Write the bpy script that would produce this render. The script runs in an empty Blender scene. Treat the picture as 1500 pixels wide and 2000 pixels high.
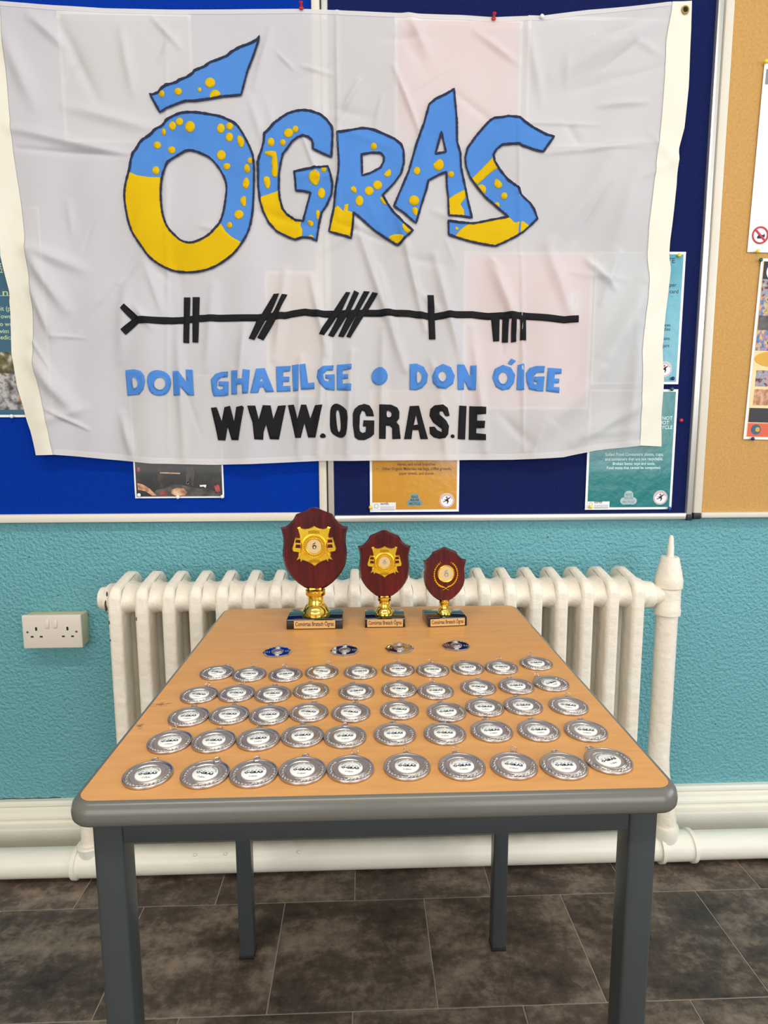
import bpy, bmesh, math, random
import numpy as np
from mathutils import Vector, Matrix
from mathutils.geometry import delaunay_2d_cdt
R = math.radians
rnd = random.Random(7)
scn = bpy.context.scene
COL = scn.collection
# ------------------------------------------------------------------ camera
F, PITCH, YAW, ROLL = 1150.0, 0.126553641, 0.0342381508, -0.00274304788
CAM = Vector((-0.0144528, -1.49963678, 1.06250703))
fw = Vector((math.sin(YAW)*math.cos(PITCH), math.cos(YAW)*math.cos(PITCH), -math.sin(PITCH)))
rt = Vector((math.cos(YAW), -math.sin(YAW), 0)); up = rt.cross(fw)
rt, up = rt*math.cos(ROLL)+up*math.sin(ROLL), up*math.cos(ROLL)-rt*math.sin(ROLL)
cd = bpy.data.cameras.new('camera'); cam = bpy.data.objects.new('camera', cd); COL.objects.link(cam)
cd.sensor_fit = 'VERTICAL'; cd.sensor_height = 36.0; cd.lens = F/2000*36; cd.clip_start = 0.02
cam.matrix_world = Matrix(((rt.x, up.x, -fw.x, CAM.x), (rt.y, up.y, -fw.y, CAM.y), (rt.z, up.z, -fw.z, CAM.z), (0, 0, 0, 1)))
scn.camera = cam
# ------------------------------------------------------------------ light and exposure
scn.view_settings.view_transform = 'Standard'; scn.view_settings.look = 'None'
scn.view_settings.gamma = 1.0; scn.view_settings.use_curve_mapping = False
scn.view_settings.exposure = 0.02
w = bpy.data.worlds.new('sky'); scn.world = w; w.use_nodes = True
w.node_tree.nodes['Background'].inputs[0].default_value = (0.80, 0.90, 1.0, 1)
w.node_tree.nodes['Background'].inputs[1].default_value = 1.2
def area(name, loc, rot, sx, sy, power, col):
    l = bpy.data.lights.new(name, 'AREA'); l.shape = 'RECTANGLE'; l.size = sx; l.size_y = sy
    l.energy = power; l.color = col
    o = bpy.data.objects.new(name, l); COL.objects.link(o); o.location = loc; o.rotation_euler = rot; return o
# daylight: two windows behind the photographer and a large one in the right-hand wall
area('window_daylight', (-1.75, -4.42, 1.60), (R(90), 0, 0), 2.5, 1.75, 48, (1.0, 0.97, 0.92))
area('window_daylight', (1.95, -4.42, 1.60), (R(90), 0, 0), 2.5, 1.75, 54, (0.97, 0.98, 1.0))
area('window_daylight', (3.52, -1.75, 1.80), (0, R(90), 0), 1.5, 2.5, 52, (0.80, 0.90, 1.0))
# added ceiling strip lamp, out of view, for more light from above
area('added_ceiling_light', (-0.2, -1.7, 2.955), (0, 0, 0), 2.6, 0.22, 38, (1.0, 0.94, 0.86))

# ------------------------------------------------------------------ geometry helpers
def ray(u, v):
    return rt*((u-750)/F) + up*((1000-v)/F) + fw
def at_y(u, v, y):
    d = ray(u, v); return CAM + d*((y-CAM.y)/d.y)
def at_z(u, v, z):
    d = ray(u, v); return CAM + d*((z-CAM.z)/d.z)

def link(name, me, parent=None, m=None, smooth=False):
    o = bpy.data.objects.new(name, me); COL.objects.link(o)
    if parent is not None: o.parent = parent
    if m is not None and not me.materials: me.materials.append(m)
    if smooth:
        me.polygons.foreach_set('use_smooth', [True]*len(me.polygons))
    return o
def empty(name, loc=(0, 0, 0), rz=0):
    o = bpy.data.objects.new(name, None); COL.objects.link(o); o.location = loc; o.rotation_euler = (0, 0, rz)
    o.empty_display_size = 0.02
    return o
def tag(o, label, cat, group=None):
    o['label'] = label; o['category'] = cat
    if group: o['group'] = group
    return o
def mesh(name, verts, faces):
    me = bpy.data.meshes.new(name); me.from_pydata([tuple(v) for v in verts], [], faces); me.update(); return me
def bmesh_to(name, bm, smooth_angle=None):
    me = bpy.data.meshes.new(name); bmesh.ops.recalc_face_normals(bm, faces=bm.faces); bm.to_mesh(me); bm.free()
    if smooth_angle is not None:
        me.polygons.foreach_set('use_smooth', [True]*len(me.polygons)); me.set_sharp_from_angle(angle=smooth_angle)
    return me
def add_box(bm, x0, x1, y0, y1, z0, z1, bev=0, seg=2):
    r = bmesh.ops.create_cube(bm, size=1.0)
    vs = r['verts']
    for v in vs:
        v.co = Vector((x0+(v.co.x+.5)*(x1-x0), y0+(v.co.y+.5)*(y1-y0), z0+(v.co.z+.5)*(z1-z0)))
    if bev > 0:
        es = list({e for v in vs for e in v.link_edges})
        bmesh.ops.bevel(bm, geom=es, offset=bev, segments=seg, affect='EDGES', profile=.5)
def box(name, x0, x1, y0, y1, z0, z1, m, parent=None, bev=0, seg=2):
    bm = bmesh.new(); add_box(bm, x0, x1, y0, y1, z0, z1, bev, seg)
    return link(name, bmesh_to(name, bm, R(40) if bev else None), parent, m)
def add_lathe(bm, prof, seg=32, axis='z', cen=(0, 0, 0), sx=1, sy=1, cap=True):
    # prof: list of (r, h)
    rings = []
    for r, h in prof:
        ring = []
        for k in range(seg):
            a = 2*math.pi*k/seg; p = (r*math.cos(a)*sx, r*math.sin(a)*sy, h)
            if axis == 'x': p = (h, p[0], p[1])
            if axis == 'y': p = (p[0], h, p[1])
            ring.append(bm.verts.new((p[0]+cen[0], p[1]+cen[1], p[2]+cen[2])))
        rings.append(ring)
    for a, b in zip(rings, rings[1:]):
        for k in range(seg):
            bm.faces.new((a[k], a[(k+1) % seg], b[(k+1) % seg], b[k]))
    if cap:
        bm.faces.new(rings[0][::-1]); bm.faces.new(rings[-1])
def lathe(name, prof, m, parent=None, seg=32, axis='z', cen=(0, 0, 0), ang=35, sx=1, sy=1):
    bm = bmesh.new(); add_lathe(bm, prof, seg, axis, cen, sx, sy)
    return link(name, bmesh_to(name, bm, R(ang)), parent, m)
def add_tube(bm, pts, r, seg=10, closed=False):
    pts = [Vector(p) for p in pts]; n = len(pts); rings = []
    ref = Vector((0, 0, 1)); last = None
    for i, p in enumerate(pts):
        if closed: t = pts[(i+1) % n]-pts[i-1]
        else: t = pts[min(i+1, n-1)]-pts[max(i-1, 0)]
        t.normalize()
        a = last if last is not None else (ref if abs(t.dot(ref)) < .95 else Vector((1, 0, 0)))
        s = (a - t*a.dot(t)).normalized(); last = s; b = t.cross(s)
        rr = r[i] if isinstance(r, (list, tuple)) else r
        rings.append([bm.verts.new(p+s*rr*math.cos(2*math.pi*k/seg)+b*rr*math.sin(2*math.pi*k/seg)) for k in range(seg)])
    for i in range(n if closed else n-1):
        a, b = rings[i], rings[(i+1) % n]
        for k in range(seg): bm.faces.new((a[k], a[(k+1) % seg], b[(k+1) % seg], b[k]))
    if not closed:
        bm.faces.new(rings[0][::-1]); bm.faces.new(rings[-1])
def tube(name, pts, r, m, parent=None, seg=10, closed=False):
    bm = bmesh.new(); add_tube(bm, pts, r, seg, closed)
    return link(name, bmesh_to(name, bm, R(45)), parent, m)
def circle2(r, n, cx=0, cy=0, ry=None):
    return [(cx+r*math.cos(2*math.pi*k/n), cy+(ry or r)*math.sin(2*math.pi*k/n)) for k in range(n)]
def smooth_poly(pts, it=1):
    for _ in range(it):
        q = []
        for a, b in zip(pts, pts[1:]+pts[:1]):
            q += [(a[0]*.75+b[0]*.25, a[1]*.75+b[1]*.25), (a[0]*.25+b[0]*.75, a[1]*.25+b[1]*.75)]
        pts = q
    return pts
def resample(pts, step, closed=True):
    out = []
    m = list(zip(pts, pts[1:]+pts[:1])) if closed else list(zip(pts, pts[1:]))
    for a, b in m:
        d = math.hypot(b[0]-a[0], b[1]-a[1]); n = max(1, int(d/step+.5))
        for k in range(n): out.append((a[0]+(b[0]-a[0])*k/n, a[1]+(b[1]-a[1])*k/n))
    if not closed: out.append(pts[-1])
    return out
def tri2d(outer, holes=(), step=None):
    """triangulate a polygon with holes, with inner grid points when step is given -> (pts2d, tris)"""
    P, E = [], []
    for loop in [outer]+list(holes):
        s = len(P); P += [Vector(p) for p in loop]; E += [(s+i, s+(i+1) % len(loop)) for i in range(len(loop))]
    if step:
        xs = [p[0] for p in outer]; ys = [p[1] for p in outer]
        nb = np.array([tuple(p) for p in P])
        for i in range(int((max(xs)-min(xs))/step)+1):
            for j in range(int((max(ys)-min(ys))/step)+1):
                q = (min(xs)+(i+.5)*step, min(ys)+(j+.5)*step)
                if ((nb-q)**2).sum(1).min() > (step*.45)**2: P.append(Vector(q))
    r = delaunay_2d_cdt(P, E, [], 1, 1e-7)
    pts, tris = [(v.x, v.y) for v in r[0]], [tuple(f) for f in r[2]]
    if holes:
        A = np.array(pts); c = np.array([A[list(t)].mean(0) for t in tris]); inside = np.zeros(len(tris), bool)
        for h in holes:
            k = np.zeros(len(tris), bool)
            for a, b in zip(h, list(h[1:])+[h[0]]):
                if a[1] == b[1]: continue
                k ^= ((a[1] > c[:, 1]) != (b[1] > c[:, 1])) & (c[:, 0] < (b[0]-a[0])*(c[:, 1]-a[1])/(b[1]-a[1])+a[0])
            inside |= k
        tris = [t for t, q in zip(tris, inside) if not q]
        used = sorted({i for t in tris for i in t}); mp = {o: n for n, o in enumerate(used)}
        pts = [pts[i] for i in used]; tris = [tuple(mp[i] for i in t) for t in tris]
    return pts, tris
def prism(name, outer, y0, y1, m, parent=None, holes=(), bev=0.0, inset=1.0, cen=None):
    """polygon in x,z (front at y0 < back y1); the front outline may be scaled inwards for a chamfer (bev deep)"""
    P, T = tri2d(outer, holes)
    cx, cz = cen or (sum(p[0] for p in outer)/len(outer), sum(p[1] for p in outer)/len(outer))
    bm = bmesh.new()
    sc = lambda p, k: (cx+(p[0]-cx)*k, cz+(p[1]-cz)*k)
    fr = [bm.verts.new((sc(p, inset)[0], y0, sc(p, inset)[1])) for p in P]
    bk = [bm.verts.new((p[0], y1, p[1])) for p in P]
    from collections import Counter
    ec = Counter()
    for t in T:
        bm.faces.new([fr[i] for i in t]); bm.faces.new([bk[i] for i in t][::-1])
        for a, b in zip(t, t[1:]+t[:1]): ec[(min(a, b), max(a, b))] += 1
    bd = [e for e, c in ec.items() if c == 1]
    if bev > 0:
        idx = {i for e in bd for i in e}; mid = {i: bm.verts.new((P[i][0], y0+bev, P[i][1])) for i in idx}
        for a, b in bd:
            bm.faces.new((fr[a], fr[b], mid[b], mid[a])); bm.faces.new((mid[a], mid[b], bk[b], bk[a]))
    else:
        for a, b in bd: bm.faces.new((fr[a], fr[b], bk[b], bk[a]))
    return link(name, bmesh_to(name, bm, R(25)), parent, m)
_tc = {}
def text2d(body, size=1.0, align='CENTER', bold=0.0, res=3):
    """outlines of a line of lettering -> (verts2d, faces), centred on its own box"""
    k = (body, align, bold, res)
    if k not in _tc:
        c = bpy.data.curves.new('lettering', 'FONT'); c.body = body; c.align_x = align; c.size = 1.0
        c.resolution_u = res; c.offset = bold
        o = bpy.data.objects.new('lettering', c)
        me = bpy.data.meshes.new_from_object(o)
        _tc[k] = ([(v.co.x, v.co.y) for v in me.vertices], [tuple(p.vertices) for p in me.polygons])
        bpy.data.objects.remove(o); bpy.data.meshes.remove(me); bpy.data.curves.remove(c)
    V, Fc = _tc[k]
    return [(x*size, y*size) for x, y in V], Fc
def wall_text(bm, body, x, z, y, size, width=None, bold=0.0, align='CENTER', mat_i=0, sk=1.0):
    V, Fc = text2d(body, size, align, bold)
    if not V: return
    k = 1.0
    if width: k = width/(max(p[0] for p in V)-min(p[0] for p in V))
    vs = [bm.verts.new((x+p[0]*k, y, z+p[1]*sk)) for p in V]
    for f in Fc:
        try: bm.faces.new([vs[i] for i in f])
        except ValueError: pass

# ------------------------------------------------------------------ materials
def srgb(c):
    return tuple(((x/255)/12.92 if x/255 <= .04045 else ((x/255+.055)/1.055)**2.4) for x in c)
def mat(name, rgb, rough=.5, metal=0.0, noise=None, bump=None, spec=.5, coat=0.0, trans=None, random_v=0.0, stretch=(1, 1, 1)):
    """rgb sRGB 0-255; noise=(scale, amount, rgb2); bump=(scale, strength, distance)"""
    m = bpy.data.materials.new(name); m.use_nodes = True
    nt = m.node_tree; b = nt.nodes['Principled BSDF']; L = nt.links.new
    b.inputs['Roughness'].default_value = rough; b.inputs['Metallic'].default_value = metal
    b.inputs['Specular IOR Level'].default_value = spec; b.inputs['Coat Weight'].default_value = coat
    b.inputs['Coat Roughness'].default_value = .06
    b.inputs['Base Color'].default_value = srgb(rgb)+(1,)
    tc = nt.nodes.new('ShaderNodeTexCoord'); mp = nt.nodes.new('ShaderNodeMapping'); mp.inputs['Scale'].default_value = stretch
    L(tc.outputs['Object'], mp.inputs['Vector'])
    src = None
    if noise:
        n = nt.nodes.new('ShaderNodeTexNoise'); n.inputs['Scale'].default_value = noise[0]; n.inputs['Detail'].default_value = 6
        n.inputs['Roughness'].default_value = .6
        L(mp.outputs[0], n.inputs['Vector'])
        rp = nt.nodes.new('ShaderNodeValToRGB'); rp.color_ramp.elements[0].position = .5-noise[1]; rp.color_ramp.elements[1].position = .5+noise[1]
        rp.color_ramp.elements[0].color = srgb(rgb)+(1,); rp.color_ramp.elements[1].color = srgb(noise[2])+(1,)
        L(n.outputs['Fac'], rp.inputs['Fac']); src = rp.outputs['Color']
        L(src, b.inputs['Base Color'])
    if random_v:
        oi = nt.nodes.new('ShaderNodeObjectInfo'); hs = nt.nodes.new('ShaderNodeHueSaturation')
        mr = nt.nodes.new('ShaderNodeMapRange'); mr.inputs['To Min'].default_value = 1-random_v; mr.inputs['To Max'].default_value = 1+random_v
        L(oi.outputs['Random'], mr.inputs['Value']); L(mr.outputs[0], hs.inputs['Value'])
        if src: L(src, hs.inputs['Color'])
        else: hs.inputs['Color'].default_value = srgb(rgb)+(1,)
        L(hs.outputs[0], b.inputs['Base Color'])
        ad = nt.nodes.new('ShaderNodeVectorMath'); ad.operation = 'ADD'; ml = nt.nodes.new('ShaderNodeVectorMath'); ml.operation = 'SCALE'
        cx = nt.nodes.new('ShaderNodeCombineXYZ')
        for i in range(3): L(oi.outputs['Random'], cx.inputs[i])
        L(cx.outputs[0], ml.inputs[0]); ml.inputs['Scale'].default_value = 30
        L(tc.outputs['Object'], ad.inputs[0]); L(ml.outputs[0], ad.inputs[1]); L(ad.outputs[0], mp.inputs['Vector'])
    if bump:
        n2 = nt.nodes.new('ShaderNodeTexNoise'); n2.inputs['Scale'].default_value = bump[0]; n2.inputs['Detail'].default_value = 4
        L(tc.outputs['Object'], n2.inputs['Vector'])
        bp = nt.nodes.new('ShaderNodeBump'); bp.inputs['Strength'].default_value = bump[1]; bp.inputs['Distance'].default_value = bump[2]
        L(n2.outputs['Fac'], bp.inputs['Height']); L(bp.outputs[0], b.inputs['Normal'])
    return m
M = {}
M['wall'] = mat('teal_wall_paint', (108, 172, 180), .34, bump=(120, 1.0, .009), noise=(2.2, .25, (102, 167, 174)))
M['plain_wall'] = mat('cream_wall_paint', (198, 188, 170), .7, bump=(80, .3, .002))
M['ceiling'] = mat('ceiling_paint', (235, 233, 228), .8, bump=(60, .2, .002))
M['grout'] = mat('tile_joint', (176, 164, 148), .7, noise=(30, .3, (152, 140, 126)))
M['white_gloss'] = mat('cream_gloss_paint', (234, 229, 215), .35, noise=(6, .3, (228, 221, 204)), bump=(22, .5, .004))
M['rad'] = mat('radiator_paint', (243, 235, 221), .34, noise=(5, .3, (234, 220, 198)), bump=(45, .7, .005))
M['chip'] = mat('bare_iron_chip', (60, 40, 34), .8, noise=(200, .3, (90, 60, 48)))
M['plastic'] = mat('cream_plastic', (226, 215, 202), .35, noise=(3, .3, (223, 211, 196)))
M['plastic_yellow'] = mat('yellowed_plastic_box', (212, 204, 164), .45, noise=(30, .25, (196, 186, 146)), bump=(90, .4, .002))
M['dark'] = mat('dark_hole', (28, 20, 16), .8)
M['steel'] = mat('screw_steel', (170, 165, 158), .3, 1.0)
M['alu'] = mat('aluminium_frame', (214, 212, 206), .38, .75, noise=(4, .3, (226, 222, 214)), stretch=(1, 1, 1))
M['frame_cream'] = mat('cream_frame', (224, 215, 200), .4, noise=(4, .3, (218, 208, 192)))
M['black_plastic'] = mat('black_plastic', (26, 24, 24), .45)
M['felt_blue'] = mat('bright_blue_felt', (0, 44, 142), .95, noise=(240, .2, (3, 54, 160)), bump=(500, .6, .002), spec=.1)
M['felt_navy'] = mat('navy_felt', (15, 24, 70), .95, noise=(260, .2, (25, 36, 86)), bump=(500, .6, .002), spec=.1)
M['cork'] = mat('cork_surface', (206, 162, 98), .9, noise=(170, .25, (186, 140, 80)), bump=(300, .5, .002), spec=.15)
M['cloth'] = mat('white_flag_cotton', (232, 228, 228), .85, bump=(900, .15, .0006), spec=.15)
M['header'] = mat('cream_header_tape', (232, 227, 213), .85, bump=(700, .3, .0008), spec=.15, noise=(8, .3, (228, 222, 205)))
M['flag_blue'] = mat('sky_blue_cotton', (80, 134, 204), .85, noise=(12, .3, (74, 127, 198)), bump=(900, .2, .0006), spec=.15)
M['flag_yellow'] = mat('golden_yellow_cotton', (216, 178, 12), .85, noise=(14, .3, (206, 167, 8)), bump=(900, .2, .0006), spec=.15)
M['flag_black'] = mat('black_cotton', (20, 19, 22), .8, noise=(14, .3, (28, 27, 30)), bump=(900, .2, .0006), spec=.2)
M['stitch'] = mat('navy_stitching', (20, 26, 58), .8)
M['laminate'] = mat('beech_laminate', (220, 160, 92), .34, noise=(9, .22, (205, 145, 80)), stretch=(1.6, 9, 1))
M['scuff'] = mat('brown_scuff', (158, 110, 70), .5)
M['pu_edge'] = mat('grey_moulded_edge', (106, 104, 97), .27, noise=(7, .3, (98, 96, 89)), bump=(60, .12, .001))
M['grey_steel'] = mat('grey_painted_steel', (60, 65, 66), .3, noise=(9, .3, (56, 60, 60)), bump=(150, .1, .0006))
def tile_mat():
    m = mat('slate_vinyl_tile', (60, 52, 46), .40, bump=(70, .2, .001)); nt = m.node_tree; L = nt.links.new; b = nt.nodes['Principled BSDF']
    tc = nt.nodes.new('ShaderNodeTexCoord'); oi = nt.nodes.new('ShaderNodeObjectInfo'); ad = nt.nodes.new('ShaderNodeVectorMath'); ad.operation = 'MULTIPLY_ADD'
    cx = nt.nodes.new('ShaderNodeCombineXYZ')
    for i in range(3): L(oi.outputs['Random'], cx.inputs[i])
    L(cx.outputs[0], ad.inputs[0]); ad.inputs[1].default_value = (37, 19, 53); L(tc.outputs['Object'], ad.inputs[2])
    st = nt.nodes.new('ShaderNodeMapping'); st.inputs['Scale'].default_value = (1, 1.9, 1); L(ad.outputs[0], st.inputs['Vector'])
    n1 = nt.nodes.new('ShaderNodeTexNoise'); n1.inputs['Scale'].default_value = 6.5; n1.inputs['Detail'].default_value = 9; n1.inputs['Roughness'].default_value = .68
    n2 = nt.nodes.new('ShaderNodeTexNoise'); n2.inputs['Scale'].default_value = 55; n2.inputs['Detail'].default_value = 5; n2.inputs['Roughness'].default_value = .7
    L(st.outputs[0], n1.inputs['Vector']); L(ad.outputs[0], n2.inputs['Vector'])
    mx = nt.nodes.new('ShaderNodeMath'); mx.operation = 'MULTIPLY_ADD'; mx.inputs[1].default_value = .45; L(n2.outputs['Fac'], mx.inputs[0]); L(n1.outputs['Fac'], mx.inputs[2])
    rp = nt.nodes.new('ShaderNodeValToRGB'); e = rp.color_ramp.elements
    e[0].position = .52; e[0].color = srgb((38, 31, 27))+(1,); e[1].position = .92; e[1].color = srgb((130, 115, 99))+(1,)
    k = e.new(.70); k.color = srgb((76, 63, 53))+(1,)
    L(mx.outputs[0], rp.inputs['Fac']); hs = nt.nodes.new('ShaderNodeHueSaturation'); mr = nt.nodes.new('ShaderNodeMapRange'); mr.inputs['To Min'].default_value = .9; mr.inputs['To Max'].default_value = 1.12
    L(oi.outputs['Random'], mr.inputs['Value']); L(mr.outputs[0], hs.inputs['Value']); L(rp.outputs['Color'], hs.inputs['Color']); L(hs.outputs[0], b.inputs['Base Color'])
    return m
M['tile'] = tile_mat()
M['silver'] = mat('silver_medal_metal', (192, 182, 178), .3, 1.0, bump=(420, .22, .0005))
M['silver_relief'] = mat('silver_relief_metal', (196, 186, 178), .3, 1.0, bump=(900, .4, .0006))
M['mirror'] = mat('polished_silver', (200, 200, 206), .06, 1.0)
M['sticker'] = mat('white_label', (240, 238, 230), .35)
M['ink'] = mat('black_ink', (24, 24, 30), .6)
M['ink_blue'] = mat('blue_ink', (112, 142, 200), .6)
M['wood'] = mat('mahogany_lacquer', (52, 6, 6), .3, noise=(16, .16, (96, 16, 13)), stretch=(6, 6, .45), coat=.12, spec=.3)
M['gold'] = mat('gold_metal', (252, 208, 66), .3, 1.0, bump=(120, .1, .001))
M['gold_pol'] = mat('polished_gold', (246, 208, 92), .1, 1.0)
M['gold_dark'] = mat('gold_dark_reflection', (168, 118, 26), .3, 1.0)  # darker gold: dark reflections on wreath leaves and ridges put into the colour
M['gold_satin'] = mat('satin_gold', (220, 190, 138), .45, .6)
M['marble'] = mat('black_marble', (12, 14, 14), .08, noise=(28, .12, (26, 30, 29)), coat=.3)
M['plaque'] = mat('bronze_plaque', (216, 172, 112), .4, .35)
M['print_brown'] = mat('engraved_lettering', (62, 38, 18), .6)
M['paper'] = mat('white_paper', (236, 236, 238), .25, coat=.4)
M['p_teal'] = mat('dark_teal_print', (34, 92, 118), .3, coat=.35, noise=(3, .3, (28, 84, 112)))
M['p_green'] = mat('teal_green_print', (14, 122, 120), .22, coat=.3, noise=(3, .3, (10, 114, 114)), bump=(26, .35, .004))
M['p_sky'] = mat('light_teal_print', (96, 170, 184), .22, coat=.3, noise=(3, .3, (86, 160, 178)), bump=(26, .35, .004))
M['p_orange'] = mat('orange_print', (206, 148, 48), .22, coat=.3, noise=(7, .3, (196, 136, 40)), bump=(26, .35, .004))
M['p_pink'] = mat('salmon_print', (232, 120, 104), .4)
M['p_grey'] = mat('grey_print', (132, 136, 140), .4)
M['p_ltext'] = mat('pale_print', (186, 206, 160), .5)
M['p_wtext'] = mat('white_print', (214, 232, 232), .5)
M['p_dtext'] = mat('dark_brown_print', (98, 62, 22), .5)
M['p_ntext'] = mat('dark_teal_text', (24, 74, 92), .5)
M['logo_blue'] = mat('grey_blue_print', (112, 146, 152), .5)
M['logo_pale'] = mat('pale_grey_print', (170, 190, 190), .5)
M['red'] = mat('red_plastic', (196, 26, 32), .3); M['yellow'] = mat('yellow_plastic', (232, 214, 40), .3)
M['green'] = mat('green_plastic', (18, 92, 70), .3); M['bluep'] = mat('blue_plastic', (24, 70, 160), .3)
M['whitep'] = mat('white_plastic', (236, 236, 236), .3); M['navyp'] = mat('navy_plastic', (24, 34, 92), .3)
M['brass'] = mat('brass_eyelet', (190, 160, 96), .3, 1.0)
M['print_red'] = mat('red_ring_print', (190, 40, 52), .5)
M['collage_black'] = mat('black_print', (32, 30, 34), .3)
M['collage_amber'] = mat('amber_print', (214, 158, 34), .3)
M['collage_sand'] = mat('sand_print', (238, 200, 140), .3, noise=(20, .3, (244, 214, 160)))
M['collage_red'] = mat('orange_red_print', (226, 96, 58), .3, noise=(20, .3, (214, 84, 50)))
def photo_mat(name, cols, scale, rough=.25, detail=6):
    m = mat(name, cols[0], rough, coat=.3); nt = m.node_tree; L = nt.links.new; b = nt.nodes['Principled BSDF']
    tc = nt.nodes.new('ShaderNodeTexCoord'); n = nt.nodes.new('ShaderNodeTexNoise'); n.inputs['Scale'].default_value = scale; n.inputs['Detail'].default_value = detail
    r = nt.nodes.new('ShaderNodeValToRGB'); r.color_ramp.interpolation = 'LINEAR'
    k = len(cols); el = r.color_ramp.elements
    el[0].position = .3; el[0].color = srgb(cols[0])+(1,); el[1].position = .7; el[1].color = srgb(cols[-1])+(1,)
    for i in range(1, k-1):
        e = el.new(.3+.4*i/(k-1)); e.color = srgb(cols[i])+(1,)
    L(tc.outputs['Object'], n.inputs['Vector']); L(n.outputs['Fac'], r.inputs['Fac']); L(r.outputs['Color'], b.inputs['Base Color'])
    return m
M['ph_rocks'] = photo_mat('rocky_shore_photo', [(40, 34, 30), (96, 92, 90), (150, 148, 148), (190, 186, 184), (120, 96, 70)], 60)
M['ph_bush'] = photo_mat('bush_photo', [(22, 22, 12), (70, 62, 30), (116, 104, 62), (190, 190, 182)], 45)
M['ph_dark'] = photo_mat('dark_room_photo', [(6, 6, 7), (14, 12, 12), (28, 23, 21), (66, 52, 44)], 34, .4)
M['ph_grey'] = photo_mat('grey_drape_photo', [(22, 20, 19), (66, 61, 56), (96, 88, 80)], 40, .4)
M['ph_crowd'] = photo_mat('crowd_photo', [(40, 36, 48), (110, 70, 84), (186, 150, 140), (96, 150, 190), (220, 190, 90)], 90)
M['ph_crowd_b'] = photo_mat('blue_crowd_photo', [(30, 60, 96), (64, 130, 180), (170, 120, 140), (214, 190, 110), (60, 60, 80)], 80)
M['ph_skin'] = photo_mat('peach_photo', [(120, 70, 50), (196, 140, 100), (220, 186, 150)], 60)
M['ph_red'] = photo_mat('red_photo', [(70, 20, 22), (150, 40, 44), (180, 70, 66)], 60)
# translucent cotton: light passes through, what hangs behind shows faintly
def cloth_nodes(m, alpha, transl):
    nt = m.node_tree; L = nt.links.new; b = nt.nodes['Principled BSDF']; out = nt.nodes['Material Output']
    tl = nt.nodes.new('ShaderNodeBsdfTranslucent'); tl.inputs['Color'].default_value = (.8, .78, .78, 1)
    tp = nt.nodes.new('ShaderNodeBsdfTransparent')
    m1 = nt.nodes.new('ShaderNodeMixShader'); m1.inputs[0].default_value = transl
    m2 = nt.nodes.new('ShaderNodeMixShader'); m2.inputs[0].default_value = alpha
    L(b.outputs[0], m1.inputs[1]); L(tl.outputs[0], m1.inputs[2]); L(m1.outputs[0], m2.inputs[1]); L(tp.outputs[0], m2.inputs[2])
    L(m2.outputs[0], out.inputs['Surface'])
cloth_nodes(M['cloth'], .17, .2)

# ------------------------------------------------------------------ room shell
def struct(o): o['kind'] = 'structure'; return o
struct(box('wall_back', -3.6, 3.6, 0.0, 0.12, 0, 3.0, M['wall']))
struct(box('wall_left', -3.72, -3.6, -4.6, 0.12, 0, 3.0, M['plain_wall']))
bm = bmesh.new()
for a in [(-4.6, .12, 0, 1.02), (-4.6, .12, 2.58, 3.0), (-4.6, -3.05, 1.02, 2.58), (-.45, .12, 1.02, 2.58)]: add_box(bm, 3.6, 3.72, a[0], a[1], a[2], a[3])
struct(link('wall_right', bmesh_to('wall_right', bm), None, M['plain_wall']))
bm = bmesh.new()
for a in [(-3.05, -3.0, 1.02, 2.58), (-.5, -.45, 1.02, 2.58), (-3.0, -.5, 1.02, 1.07), (-3.0, -.5, 2.53, 2.58), (-1.775, -1.725, 1.07, 2.53)]: add_box(bm, 3.63, 3.69, a[0], a[1], a[2], a[3])
struct(link('window_3', bmesh_to('window', bm), None, M['white_gloss']))
struct(box('ceiling', -3.72, 3.72, -4.6, 0.12, 3.0, 3.1, M['ceiling']))
bm = bmesh.new()
for a in [(-3.6, 3.6, 0, .62), (-3.6, 3.6, 2.48, 3.0)]: add_box(bm, a[0], a[1], -4.6, -4.48, a[2], a[3])
for a in [(-3.6, -3.05), (-.45, .65), (3.25, 3.6)]: add_box(bm, a[0], a[1], -4.6, -4.48, .62, 2.48)
struct(link('wall_front', bmesh_to('wall_front', bm), None, M['plain_wall']))
for i, (x0, x1) in enumerate(((-3.05, -.45), (.65, 3.25))):
    bm = bmesh.new()
    for a in [(x0, x0+.05, .62, 2.48), (x1-.05, x1, .62, 2.48), (x0+.05, x1-.05, .62, .67), (x0+.05, x1-.05, 2.43, 2.48),
              ((x0+x1)/2-.025, (x0+x1)/2+.025, .67, 2.43), (x0+.05, x1-.05, 1.83, 1.88)]:
        add_box(bm, a[0], a[1], -4.57, -4.51, a[2], a[3])
    struct(link('window_%d' % (i+1), bmesh_to('window', bm), None, M['white_gloss']))
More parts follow.
